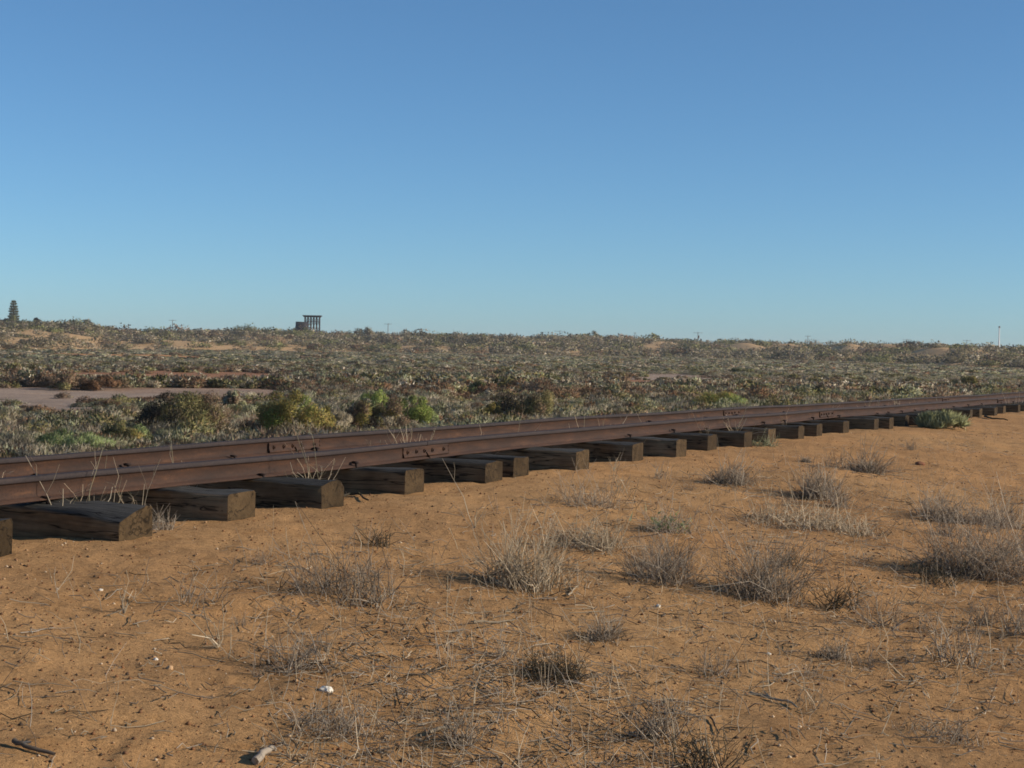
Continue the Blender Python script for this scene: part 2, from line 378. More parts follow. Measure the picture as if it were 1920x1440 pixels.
def shrub(seed, kind, R, H, n, leaf=.05, nclump=14, rc=.30, up=.5, slim=.4, kinds2=None, stems=10, gain=1.0):
    """foliage arrays and stem arrays of one shrub: clumps of slim leaves on bent stems"""
    rng = np.random.default_rng(seed)
    th = rng.uniform(0, 2 * math.pi, nclump); rr = np.sqrt(rng.uniform(0, 1, nclump)) * .88
    hh = np.sqrt(np.clip(1 - rr ** 2, 0, 1)) ** .8 * rng.uniform(.25, 1.0, nclump)
    C = np.stack([np.cos(th) * rr * R, np.sin(th) * rr * R, hh * H * .86], 1)
    rcl = rc * R * rng.uniform(.45, 1.35, nclump)
    w = rcl ** 2; idx = rng.choice(nclump, n, p=w / w.sum())
    off = unit(rng.normal(size=(n, 3))) * (rng.uniform(0, 1, (n, 1)) ** .45) * rcl[idx][:, None] * np.array([1, 1, min(1.1, H / R)])
    P = C[idx] + off
    bad = P[:, 2] < .02; P[bad, 2] = rng.uniform(.01, .3, bad.sum()) * H
    D = unit(off + 1e-6) + np.array([0, 0, up]) + rng.normal(0, .55, (n, 3))
    L = leaf * rng.uniform(.6, 1.5, n)
    v, f = leaves(P, D, L, L * slim, rng)
    pals = [PAL[kind]] * 3 + [PAL[k] for k in (kinds2 or [])]
    cl_pal = rng.integers(0, len(pals), nclump); cl_b = rng.uniform(.86, 1.14, nclump)
    c = np.zeros((n, 3))
    for k in range(len(pals)):
        mk = cl_pal[idx] == k; c[mk] = pick(rng, pals[k], mk.sum())
    c *= cl_b[idx][:, None] * 1.78
    nn = unit(unit(off) * .75 + unit(P / np.array([R, R, H])) * .6 + np.array([0, 0, .2]) + rng.normal(0, .30, (n, 3)))
    fol = Acc(); fol.add(v, f, np.repeat(c, 3, 0), np.repeat(nn, 3, 0))
    st = Acc()
    if stems:
        j = rng.choice(nclump, stems); K = 5; s = np.linspace(0, 1, K)[None, :, None]
        b0 = rng.normal(0, .07 * R, (stems, 1, 3)) * np.array([1, 1, 0]) - np.array([0, 0, .03])
        e = C[j][:, None] + rng.normal(0, .15 * R, (stems, 1, 3)); mid = (b0 + e) / 2 + rng.normal(0, .16 * R, (stems, 1, 3))
        path = (1 - s) ** 2 * b0 + 2 * s * (1 - s) * mid + s ** 2 * e
        r0 = .016 * R * rng.uniform(.6, 1.4, (stems, 1)) * np.linspace(1, .3, K)[None]
        tv, tq, ti = tubes(path, r0); st.add(tv, tq, pick(rng, PAL['twig'], stems)[ti])
    if gain != 1: fol.c = [x * gain for x in fol.c]
    return fol, st

def stalks(rng, base, n, h, spread, lean, r, pal, branch=0, K=5, curl=.15, cen=None):
    """n bent thin stalks from the given base points"""
    a = rng.uniform(0, 2 * math.pi, n); hh = h * rng.uniform(.45, 1.1, n); ln = lean * rng.uniform(.1, 1, n)
    dirv = np.stack([np.cos(a) * np.sin(ln), np.sin(a) * np.sin(ln), np.cos(ln)], 1)
    s = np.linspace(0, 1, K)[None, :, None]
    bend = rng.normal(0, curl, (n, 1, 3)) * hh[:, None, None]
    path = base[:, None] + dirv[:, None] * s * hh[:, None, None] + bend * s ** 2 + rng.normal(0, .025, (n, K, 3)) * hh[:, None, None] * (s > 0)
    rad = r * rng.uniform(.6, 1.4, (n, 1)) * np.linspace(1, .45, K)[None]
    acc = [(path, rad, pick(rng, pal, n) * 1.2)]
    for _ in range(branch):
        k = rng.integers(1, K - 1, n); st = path[np.arange(n), k]
        d2 = unit(dirv + rng.normal(0, .55, (n, 3))); L2 = hh * rng.uniform(.15, .5, n)
        p2 = st[:, None] + d2[:, None] * np.linspace(0, 1, 3)[None, :, None] * L2[:, None, None] + rng.normal(0, .03, (n, 3, 3)) * hh[:, None, None] * np.array([0, 1, 1])[None, :, None]
        acc.append((p2, r * .55 * np.ones((n, 1)) * np.linspace(1, .5, 3)[None], pick(rng, pal, n)))
    return acc

def add_tubes(A_, lst, sides=3):
    for path, rad, c in lst:
        v, q, i = tubes(path, rad, sides); A_.add(v, q, c[i])

def box(A_, c, sx, sy, sz, col=(0, 0, 0), M=None):
    v = np.array([[x, y, z] for x in (-.5, .5) for y in (-.5, .5) for z in (-.5, .5)]) * [sx, sy, sz]
    if M is not None: v = v @ np.asarray(M).T
    A_.add(v + np.asarray(c), [[0, 1, 3, 2], [4, 6, 7, 5], [0, 4, 5, 1], [2, 3, 7, 6], [0, 2, 6, 4], [1, 5, 7, 3]], col)
def beam(A_, a, b, r, sides=6, col=(0, 0, 0)):
    a = np.asarray(a, float); b = np.asarray(b, float)
    v, q, _ = tubes(np.stack([a, b])[None], np.full((1, 2), r), sides); A_.add(v, q, col)
    n = sides; base = np.stack([v[:n].mean(0), v[n:].mean(0)])
    vv = np.concatenate([v, base]); f = [[(k + 1) % n, k, 2 * n] for k in range(n)] + [[n + k, n + (k + 1) % n, 2 * n + 1] for k in range(n)]
    A_.add(vv, f, col)

# ------------------------------------------------------------------ ground
def build_ground():
    ang = np.radians(np.concatenate([np.arange(-180, -32, 2.0), np.arange(-32, 32, .08), np.arange(32, 180, 2.0)]))
    r = [.35]
    while r[-1] < 6000: r.append(r[-1] + min(.012 + .0005 * r[-1] ** 2, .018 * r[-1] + .01))
    r = np.array(r); R, T = np.meshgrid(r, ang, indexing='ij')
    X = R * np.sin(T); Y = R * np.cos(T); Z = zground(X, Y)
    nr, na = R.shape
    v = np.stack([X, Y, Z], -1).reshape(-1, 3)
    i = np.arange(nr - 1)[:, None] * na; j = np.arange(na)[None]; j2 = (j + 1) % na
    q = np.stack([i + j, i + na + j, i + na + j2, i + j2], -1).reshape(-1, 4)
    v = np.concatenate([v, [[0, 0, float(zground(0, 0))]]]); c0 = len(v) - 1
    t = np.stack([np.arange(na), (np.arange(na) + 1) % na, np.full(na, c0)], 1)
    c = ground_colour(v[:, 0], v[:, 1])
    me = raw_mesh('ground', v, c, q, t, M_SAND, True)
    o = link('ground', me); o['kind'] = 'structure'; o['label'] = 'orange sand and clay flat running back to low dunes'
    return o

PANS = []      # bare clay pans: (centre x, centre y, half width, half depth, kind)
def pan_px(x0, x1, y0, y1, kind):
    a = cam_dir((x0 + x1) / 2, y1); b = cam_dir((x0 + x1) / 2, y0); h = CZ - FLAT
    ya = a[1] * h / -a[2]; yb = b[1] * h / -b[2]
    xm = ((x0 + x1) / 2 - 960) / FPX * (ya + yb) / 2; hw = (x1 - x0) / 2 / FPX * (ya + yb) / 2
    PANS.append((xm, (ya + yb) / 2, hw, (yb - ya) / 2, kind))
pan_px(-300, 330, 727, 768, 'pale'); pan_px(240, 570, 727, 758, 'pink'); pan_px(130, 520, 696, 714, 'red')
pan_px(850, 970, 733, 753, 'red'); pan_px(1180, 1360, 702, 715, 'pale'); pan_px(1130, 1230, 708, 722, 'red')
pan_px(-200, 420, 662.5, 667.0, 'dune'); pan_px(1850, 2300, 691, 698, 'dune'); pan_px(420, 620, 667, 670, 'dune')
pan_px(330, 420, 680, 683, 'red'); pan_px(1530, 1620, 729, 735, 'pale')

def pan_mask(x, y):
    """strength of bare ground and its colour"""
    wx = x + 5.0 * fbm(x * .16, y * .16, 4, 71); wy = y + 7.0 * fbm(x * .15, y * .15, 4, 72)
    m = np.zeros(np.shape(x)); c = np.zeros(np.shape(x) + (3,))
    cols = {'pale': (.32, .250, .200), 'pink': (.31, .225, .170), 'red': (.29, .150, .085), 'dune': (.46, .245, .105)}
    for cx, cy, hw, hd, k in PANS:
        q = ((wx - cx) / hw) ** 4 + ((wy - cy) / hd) ** 2
        w = 1 - sstep(.75, 1.25, q); c = np.where((w > m)[..., None], np.array(cols[k]), c); m = np.maximum(m, w)
    return m, c

TRACKS = []
def ground_colour(x, y):
    d = np.hypot(x, y); p = x * PV[0] + y * PV[1]; az = np.degrees(np.arctan2(x, y))
    n1 = fbm(x * .35, y * .35, 4, 51) + .5; n2 = fbm(x * 1.7, y * 1.7, 4, 52) + .5; n3 = fbm(x * .03, y * .03, 3, 53) + .5
    sand = np.array([.372, .206, .090])[None] * (1 - n1[:, None]) * 2 * .5 + np.array([.395, .240, .112])[None] * n1[:, None]
    sand = sand * (.88 + .24 * n2[:, None])
    flat = np.array([.235, .175, .125])[None] * (1 - n1[:, None]) + np.array([.28, .165, .10])[None] * n1[:, None]
    dune = np.array([.40, .26, .13])[None] * (1 - n3[:, None]) + np.array([.50, .345, .19])[None] * n3[:, None]
    k = sstep(9.4, 13.0, p + 1.5 * (n2 - .5))[:, None]; c = sand * (1 - k) + flat * k
    m, pc = pan_mask(x, y); m = (m * (.75 + .25 * n2))[:, None]; c = c * (1 - m) + pc * (.85 + .3 * n1[:, None]) * m
    db, dc, H = dune_par(az); kd = sstep(-6, 14, d - db)[:, None]; c = c * (1 - kd) + dune * kd
    return c
build_ground()

# ------------------------------------------------------------------ track
RZ = math.pi / 2 - A          # rotation that turns local +X onto the track direction
def t_at(xpx, ypx, P):
    d = cam_dir(xpx, ypx); k = P / (d[:2] @ PV); return float(k * (d[:2] @ TV))

# rails -----------------------------------------------------------
def rail_profile():
    hh = [(-.0565, 0), (.0565, 0), (.0565, .008), (.012, .019), (.007, .030), (.007, .098), (.013, .104), (.029, .109), (.0305, .114), (.0305, .132), (.026, .139), (.018, .140)]
    return np.array(hh + [(-a, b) for a, b in hh[::-1]][:-2])
PROF = rail_profile()
PROF = np.array([(-.0565, 0), (-.0565, .008), (-.012, .019), (-.007, .030), (-.007, .098), (-.013, .104), (-.029, .109), (-.0305, .114), (-.0305, .132), (-.026, .139), (-.018, .140),
                 (.018, .140), (.026, .139), (.0305, .132), (.0305, .114), (.029, .109), (.013, .104), (.007, .098), (.007, .030), (.012, .019), (.0565, .008), (.0565, 0)])
def wob(t, s): return .012 * math.sin(t * .55 + s) + .006 * math.sin(t * 1.7 + 2 * s)
def rail_mesh(t0, t1, P, s):
    n = max(4, int((t1 - t0) / .4)); ts = np.linspace(t0, t1, n + 1); m = len(PROF); V = []
    for t in ts:
        z = float(zrail(t)) - RH + .004 * math.sin(t * 1.1 + s)
        V.append(np.stack([(t - t0) * np.ones(m), PROF[:, 0] + wob(t, s), PROF[:, 1] + z], 1))
    V = np.concatenate(V)
    i = np.arange(n)[:, None] * m; j = np.arange(m)[None]; j2 = (j + 1) % m
    q = np.stack([i + j, i + j2, i + m + j2, i + m + j], -1).reshape(-1, 4)
    hm = np.zeros((m, 3)); hm[PROF[:, 1] > .1085] = 1
    a = Acc(); a.add(V, q, np.tile(hm, (n + 1, 1)))
    for b, fl in ((0, 1), (n * m, 0)):
        c = V[b:b + m].mean(0); vv = np.concatenate([V[b:b + m], [c]]); f = [[k, (k + 1) % m, m] for k in range(m)]
        if fl: f = [x[::-1] for x in f]
        a.add(vv, f, (0, 0, 0))
    return a.mesh('rail', M_RUST)

def fishplate(parent, tc, t0, P, s, L=.74, bolts=(-.30, -.16, -.03, .10, .29), holes=()):
    z = float(zrail(tc)) - RH; w = wob(tc, s)
    for side in (-1, 1):
        a = Acc()
        pr = np.array([(.0085, .022), (.030, .023), (.030, .034), (.019, .046), (.0165, .088), (.022, .100), (.018, .106), (.0085, .100)])
        pr = pr * [side, 1] + [w, z]; m = len(pr)
        V = np.concatenate([np.stack([np.full(m, tc - t0 + dx), pr[:, 0], pr[:, 1]], 1) for dx in (-L / 2, L / 2)])
        a.add(V, [[k, (k + 1) % m, m + (k + 1) % m, m + k] for k in range(m)], (0, 0, 0))
        for b in (0, m): a.add(np.concatenate([V[b:b + m], [V[b:b + m].mean(0)]]), [[k, (k + 1) % m, m] for k in range(m)], (0, 0, 0))
        fp = link('fishplate', a.mesh('fishplate', M_RUST), parent)
        if side < 0:
            for dx in bolts:
                bb = Acc(); c = np.array([tc - t0 + dx, w - .0165, z + .066])
                beam(bb, c, c - [0, .011, 0], .018, 6); beam(bb, c - [0, .0105, 0], c - [0, .020, 0], .009, 8)
                link('bolt', bb.mesh('bolt', M_RUST), fp)

def build_rails():
    nj = [t_at(797, 850, P_NEAR), t_at(1549, 775, P_NEAR), t_at(1875, 750, P_NEAR)]
    fj = [t_at(551, 820, P_NEAR + GAUGE), t_at(1372, 765, P_NEAR + GAUGE), t_at(1771, 742, P_NEAR + GAUGE)]
    print('joints', nj, fj)
    spec = [('near', P_NEAR, nj, .3), ('far', P_NEAR + GAUGE, fj, 1.9)]
    for nm, P, J, s in spec:
        ends = [-9.0] + J + [J[-1] + 15, J[-1] + 30]
        for k in range(len(ends) - 1):
            t0, t1 = ends[k] + .004, ends[k + 1] - .004
            root = link('rail', rail_mesh(t0, t1, P, s), None, tuple(tp(t0, P)), RZ)
            where = ['running out of the left edge of the photo', 'over the middle sleepers, between the two bolted joints nearest the camera',
                     'second length beyond the large bolted joint, towards the right edge', 'farthest visible length at the right edge', 'length beyond the right edge'][min(k, 4)]
            tag(root, f'rusty brown {nm} rail, {where}', 'rail', 'rusty rails of the track')
            if k < len(J): fishplate(root, ends[k + 1], t0, P, s)
build_rails()

# sleepers -----------------------------------------------------------
_st = [3.5, 4.65, 5.80, 6.78, 7.87, 8.88, 10.09, 11.24, 11.84, 13.1, 14.49, 15.46, 16.68, 17.78, 18.89, 20.04, 21.01, 22.31, 23.89, 24.81, 26.29, 27.0, 28.1, 29.1, 30.04, 31.66, 32.61, 34.18, 35.76, 37.4]
SLP = [(t, .275 + .004 * ((i * 7) % 5) + .0012 * max(0, t - 12)) for i, t in enumerate(_st)]
S_FIRST = 2
def spike_mesh():
    a = Acc(); box(a, (0, 0, .012), .018, .018, .07); box(a, (0, .012, .040), .034, .052, .016); box(a, (0, .018, .0315), .026, .030, .006)
    return a.mesh('spike', M_STEELDARK)
SPIKE = spike_mesh()
def sleeper_mesh(seed, w, h, shape):
    """local: Y along the sleeper (near end at y=0), X along the track, top at z=0"""
    rng = np.random.default_rng(seed); L = SL_LEN; hb = h + .07; n = 26
    c = .012
    x0, x1 = 0, w
    sec = {'square': [(x0, -hb), (x0, -c * 1.5), (x0 + c * 1.5, 0), (w * .35, .002), (w * .65, .002), (x1 - c, 0), (x1, -c), (x1, -hb)],
           'slope': [(x0, -hb), (x0, -.078), (x0 + .012, -.062), (w * .45, -.022), (w * .82, .0), (x1 - c, 0.002), (x1, -.012), (x1, -hb)],
           'wane': [(x0, -hb), (x0, -.030), (x0 + .012, -.018), (w * .40, .0), (w * .70, .004), (x1 - .045, -.006), (x1, -.05), (x1, -hb)]}[shape]
    sec = np.array(sec); m = len(sec); V = []
    ph = rng.uniform(0, 9)
    for k in range(n + 1):
        y = L * (k / n) ** 1.25; s = sec.copy()
        if shape != 'square':
            bl = min(1, y / 1.1); sq = np.array([(x0, -hb), (x0, -c * 1.5), (x0 + c * 1.5, 0), (w * .35, .002), (w * .65, .002), (x1 - c, 0), (x1, -c), (x1, -hb)]); s = s * (1 - bl) + sq * bl
        nz = np.array([fbm(np.array([y * 3 + ph]), np.array([i * .9 + seed]), 3, seed % 97)[0] for i in range(m)])
        nz2 = np.array([fbm(np.array([y * 4 + ph]), np.array([i * 1.3 + 50 + seed]), 3, seed % 89)[0] for i in range(m)])
        s[:, 0] += nz * .040; s[:, 1] += nz2 * .034 * (s[:, 1] > -hb + .01) - max(0, nz2[4]) * .004
        V.append(np.stack([s[:, 0], np.full(m, y) + (nz * .012 if k == 0 else 0), s[:, 1]], 1))
    V = np.concatenate(V); i = np.arange(n)[:, None] * m; j = np.arange(m - 1)[None]
    q = np.stack([i + j, i + j + 1, i + m + j + 1, i + m + j], -1).reshape(-1, 4)
    tm = np.zeros((m, 3)); tm[2:m - 2, 1] = 1
    a = Acc(); a.add(V, q[:, ::-1], np.tile(tm, (n + 1, 1)))
    for b, fl in ((0, 0), (n * m, 1)):
        cc = V[b:b + m].mean(0); f = [[k, (k + 1) % m, m] for k in range(m)]
        a.add(np.concatenate([V[b:b + m], [cc]]), f if not fl else [x[::-1] for x in f], (1, 0, 0))
    return a.mesh('sleeper', M_SLEEPER)
ORD = ['first', 'second', 'third', 'fourth', 'fifth', 'sixth', 'seventh', 'eighth', 'ninth', 'tenth', 'eleventh', 'twelfth', 'thirteenth', 'fourteenth', 'fifteenth', 'sixteenth', 'seventeenth',
       'eighteenth', 'nineteenth', 'twentieth', 'twenty-first', 'twenty-second', 'twenty-third', 'twenty-fourth', 'twenty-fifth', 'twenty-sixth', 'twenty-seventh', 'twenty-eighth']
SLAB = {0: 'dark timber sleeper cut off by the left edge of the photo', 1: 'split black sleeper with a slanted pointed end, nearest whole one to the camera',
        2: 'square-ended dark sleeper right of the pile of dry twigs', 3: 'timber sleeper with a clipped six-sided end, left of the black twig',
        4: 'long square-cut sleeper just right of the black twig on the sand', 5: 'thick sleeper beneath the bolted joint, left of a close-set pair partner',
        6: 'sleeper set unusually close to its left neighbour', 18: 'sleeper half hidden at the left side of the pale green bush'}
def build_sleepers():
    rng = random.Random(4)
    ts = list(SLP); t = 38.7
    while t < 62: ts.append((t, .30)); t += 1.2 + rng.uniform(-.12, .15)
    for k, (t, w) in enumerate(ts):
        i = k - S_FIRST
        top = float(zrail(t)) - RH
        shape = {1: 'slope', 3: 'wane'}.get(i, 'square')
        off = {1: -.10, 6: .03, 5: -.02, 12: .05}.get(i, rng.uniform(-.05, .05))
        me = sleeper_mesh(100 + k, w, SH, shape)
        o = link('sleeper', me, None, tuple(tp(t, P_END + off, top - .002)), RZ + math.radians(rng.uniform(-1.3, 1.3)))
        if i in SLAB: lab = SLAB[i]
        elif 0 <= i < len(ORD) - 3: lab = f'weathered timber sleeper end, {ORD[i]} of the row counted from the left edge'
        else: lab = 'dark timber sleeper of the track outside the picture'
        tag(o, lab, 'sleeper', 'timber sleepers under the rails')
        for P in (P_NEAR, P_NEAR + GAUGE):
            if rng.random() < .38: continue
            sp = link('spike', SPIKE, o, (w * rng.uniform(.3, .7), P - P_END - off - .068, .0), rng.uniform(-.3, .3))
            sp.scale = (.9, .9, rng.uniform(.5, .95))
build_sleepers()

# ------------------------------------------------------------------ shrubs behind the track
SHAD = {}
def special_shrub(name, label, cat, xpx, ybase, wpx, hpx, kind, seed, n=5200, leaf=.045, group=None, depth=None, ybottom=None, **kw):
    """a shrub of its own: an Empty with foliage and stems; width and height taken from the photo"""
    if depth is None: q, k = ground_at(xpx, ybase)
    else:
        d = cam_dir(xpx, ybase); q = d * depth; q[2] = zground(q[0], q[1]); k = depth
    sc = k / FPX; R = wpx * sc / 2 * 1.2; H = hpx * sc * 1.0; leaf = leaf * .95; n = int(n * 2.2); kw['nclump'] = int(kw.get('nclump', 14) * 1.9); kw['rc'] = kw.get('rc', .30) * .72
    fol, st = shrub(seed, kind, R, H, n, leaf, gain=1.12, **kw)
    r = bpy.data.objects.new(name, None); COL.objects.link(r); r.location = q; r.empty_display_size = .2
    tag(r, label, cat, group)
    link('foliage', fol.mesh('foliage', M_LEAF), r)
    if st.n: link('stems', st.mesh('stems', M_PLANT), r)
    SHAD.setdefault('spots', []).append((q[0], q[1], R))
    return r
special_shrub('olive_bush', 'large rounded olive brown bush behind the left rails', 'bush', 345, 820, 150, 92, 'olive', 1, 10000, .05, kinds2=['brown', 'olive', 'dark'], nclump=26, rc=.26)
special_shrub('golden_bush', 'yellow green bush with golden tips behind the far rail joint', 'bush', 555, 817, 142, 86, 'gold', 2, 9000, .05, kinds2=['gold', 'gold', 'green'], nclump=22, rc=.25)
special_shrub('straw_bush', 'bare tan bush between the golden bush and the bright green topped one', 'bush', 612, 815, 80, 62, 'grey', 3, 5000, .07, kinds2=['gold'], nclump=14, up=1.2, slim=.16)
special_shrub('two_tone_bush', 'big tan brown bush with dark hollow, below the bright green leaves', 'bush', 702, 813, 120, 74, 'brown', 4, 9000, .05, kinds2=['gold', 'olive', 'grey'], nclump=22, rc=.26)
special_shrub('bright_green_bush', 'bright green leafy bush with tan patch, sloping to the far rail', 'bush', 768, 807, 92, 72, 'green', 5, 8000, .048, kinds2=['weed', 'brown'], nclump=20, rc=.26)
special_shrub('bright_green_bush', 'small bright green crown above the tan brown bush', 'bush', 696, 790, 72, 66, 'green', 6, 4200, .05, kinds2=['weed'], nclump=12, rc=.3)
special_shrub('olive_bush', 'dark olive bush amid pale grass behind the middle of the far rail', 'bush', 990, 793, 104, 64, 'olive', 7, 6500, .05, kinds2=['dark', 'brown'], nclump=18, rc=.28)
special_shrub('olive_bush', 'small yellowish olive bush left of the dark olive bush in the grass', 'bush', 930, 790, 62, 38, 'gold', 8, 3200, .05, kinds2=['olive'], nclump=10)
special_shrub('green_bush', 'fresh green bush close behind the far rail, right of centre', 'bush', 1342, 770, 104, 38, 'green', 9, 5200, .06, kinds2=['gold', 'weed'], nclump=16)
special_shrub('grey_brown_bush', 'upright grey brown bush on the clay right of the large olive bush', 'bush', 434, 772, 46, 48, 'brown', 10, 3200, .06, kinds2=['sage', 'grey'], nclump=10)
special_shrub('olive_bush', 'low olive bush among green weeds at lower left of the large bush', 'bush', 243, 838, 92, 50, 'olive', 11, 4200, .05, kinds2=['gold', 'weed'], nclump=14)
special_shrub('green_weed', 'pale green weed patch behind the far rail at far left', 'weed', 140, 850, 150, 46, 'weed', 12, 6500, .06, kinds2=['sage'], nclump=22, up=1.4, slim=.2)
special_shrub('green_weed', 'grey green weed growing right of the olive bush near the far rail', 'weed', 305, 838, 74, 34, 'sage', 13, 3000, .06, kinds2=['weed', 'grey'], nclump=12, up=1.4, slim=.2)
special_shrub('rust_bush', 'rust brown mound of samphire on the clay pan, left part', 'bush', 190, 731, 66, 26, 'rust', 14, 2600, .08, kinds2=['brown'], nclump=12)
special_shrub('rust_bush', 'dark brown samphire mound beside the rust brown one on the pan', 'bush', 115, 731, 84, 30, 'brown', 15, 2600, .08, kinds2=['olive', 'dark'], nclump=12)
special_shrub('rust_bush', 'reddish brown shrub at the pan edge above the large olive bush', 'bush', 335, 724, 26, 20, 'rust', 16, 1200, .08, kinds2=['brown'], nclump=7)
special_shrub('green_weed', 'blue green mound of weeds between brown shrubs, centre distance', 'weed', 1030, 735, 52, 20, 'sage', 17, 2200, .09, kinds2=['weed'], nclump=10)
special_shrub('green_weed', 'olive green mound left of the red clay strip', 'weed', 905, 737, 64, 22, 'dunegreen', 18, 2200, .09, kinds2=['weed', 'rust'], nclump=10)
special_shrub('dark_bush', 'dark round bush on the grey flat left of the green roadside bush', 'bush', 1545, 743, 52, 22, 'olive', 19, 2200, .09, kinds2=['dark'], nclump=10)
special_shrub('dark_bush', 'dark green clump on the flat between two grey shrubs, right of centre', 'bush', 1410, 734, 38, 22, 'dark', 20, 1600, .09, kinds2=['olive'], nclump=8)
special_shrub('golden_bush', 'bush with yellow crown near the small stump at right edge', 'bush', 1810, 728, 58, 22, 'olive', 21, 2200, .09, kinds2=['gold', 'brown'], nclump=10)
special_shrub('green_bush', 'dark green low shrub on the far flat right of centre', 'bush', 1393, 701, 44, 12, 'dunegreen', 22, 1200, .12, kinds2=['dark'], nclump=8)
special_shrub('green_bush', 'green and yellow shrub behind the rails near the pale green bush', 'bush', 1640, 748, 86, 16, 'dunegreen', 23, 2200, .09, kinds2=['gold', 'sage'], nclump=12)

# skyline shrubs, on the crest
def crest_shrub(label, xpx, ytop, wpx, hpx, kind, seed, d=None, name='dune_bush', **kw):
    az = math.radians(float(az_of(xpx))); db, dc, H = dune_par(math.degrees(az)); d = d or dc - 6
    x, y = d * math.sin(az), d * math.cos(az); sc = d / math.cos(az) / FPX if False else (y / FPX)
    z = zground(x, y); want = CZ + ((HC + .0185 * (xpx - 960)) - ytop) / FPX * y
    Hm = max(want - z, hpx * sc); fol, st = shrub(seed, kind, wpx * sc / 2, Hm, 1500, .5, 12, .32, .4, .6, kw.get('k2'), 6)
    r = bpy.data.objects.new(name, None); COL.objects.link(r); r.location = (x, y, z - .1); tag(r, label, 'bush', None)
    link('foliage', fol.mesh('foliage', M_LEAF), r); link('stems', st.mesh('stems', M_PLANT), r)
crest_shrub('big grey dune bush humped on the skyline at left', 155, 600, 44, 18, 'dune', 31)
crest_shrub('grey bush on the dune crest, right of the big humped one', 200, 610, 34, 12, 'dune', 32, k2=['brown'])
crest_shrub('small dark tree leaning on the left skyline', 69, 595, 10, 8, 'dark', 33)
crest_shrub('pointed grey green bush on the skyline right of the tank stand', 683, 612, 40, 14, 'dune', 34)
crest_shrub('tall pointed bush on the skyline right of centre', 1112, 620, 34, 16, 'dune', 35)
crest_shrub('wide bush just left of the tall pointed skyline bush', 1078, 624, 34, 10, 'dune', 36)
crest_shrub('dark round bush standing out on the skyline', 1229, 624, 22, 11, 'dark', 37)
crest_shrub('pyramid shaped bush on the right skyline', 1405, 632, 32, 14, 'dune', 38)
crest_shrub('low broad dark bush on the highest part of the right dune', 1715, 640, 60, 8, 'dune', 39, k2=['dark'])
crest_shrub('dark rounded bush on the skyline left of the white mast', 1795, 640, 18, 9, 'dark', 40)
crest_shrub('dark bush on the crest beside the foot of the white mast', 1860, 647, 24, 8, 'dune', 41)

# ------------------------------------------------------------------ scattered shrubs
def proto_set(kind, k2, count, n, leaf, up, slim, seed0, R=.5, H=.42, nclump=9, rc=.38):
    out = []
    for s in range(count):
        f, st = shrub(seed0 + s, kind, R, H * (.8 + .4 * ((s * 37) % 10) / 10), n, leaf, nclump, rc, up, slim, k2, 5 if n > 150 else 0)
        a = Acc()
        for X in (f, st):
            v, c, q, t = X.arrays()
            if len(t): a.add(v, t, c, X.normals())
        out.append(a)
    return out
KINDS = {   # name, category, palette, second palettes, upright, slimness
 'grey_shrub': ('shrub', 'grey', ['grey', 'sage', 'brown'], 1.3, .14, .30),
 'sage_shrub': ('shrub', 'sage', ['grey', 'olive'], .9, .25, .30),
 'brown_shrub': ('shrub', 'brown', ['rust', 'grey'], .6, .3, .30),
 'olive_shrub': ('shrub', 'olive', ['brown', 'sage'], .5, .4, .36),
 'dune_shrub': ('shrub', 'dune', ['dune', 'grey'], .4, .5, .33),
 'green_dune_shrub': ('shrub', 'dunegreen', ['dune'], .4, .5, .33),
}
HI = {k: proto_set(v[1], v[2], 5, 2200, .055, v[3], v[4], 200 + 10 * i, H=v[5]) for i, (k, v) in enumerate(KINDS.items())}
MID = {k: proto_set(v[1], v[2], 6, 480, .080, v[3] * .7, v[4] * 1.6, 300 + 10 * i, H=v[5]) for i, (k, v) in enumerate(KINDS.items())}
NEAR2 = {k: proto_set(v[1], v[2], 6, 1000, .062, v[3], v[4] * 1.15, 350 + 10 * i, H=v[5]) for i, (k, v) in enumerate(KINDS.items())}
DUNE = {k: proto_set(v[1], v[2], 8, 210, .062, .25, .9, 450 + 10 * i, H=.36, nclump=11, rc=.36) for i, (k, v) in enumerate(KINDS.items())}
DBIG = {k: proto_set(v[1], v[2], 5, 700, .045, .25, .8, 480 + 10 * i, H=.36, nclump=13, rc=.36) for i, (k, v) in enumerate(KINDS.items())}
LOW = {k: proto_set(v[1], v[2], 8, 240, .095, .3, 1.0, 400 + 10 * i, H=v[5], nclump=5, rc=.55) for i, (k, v) in enumerate(KINDS.items())}

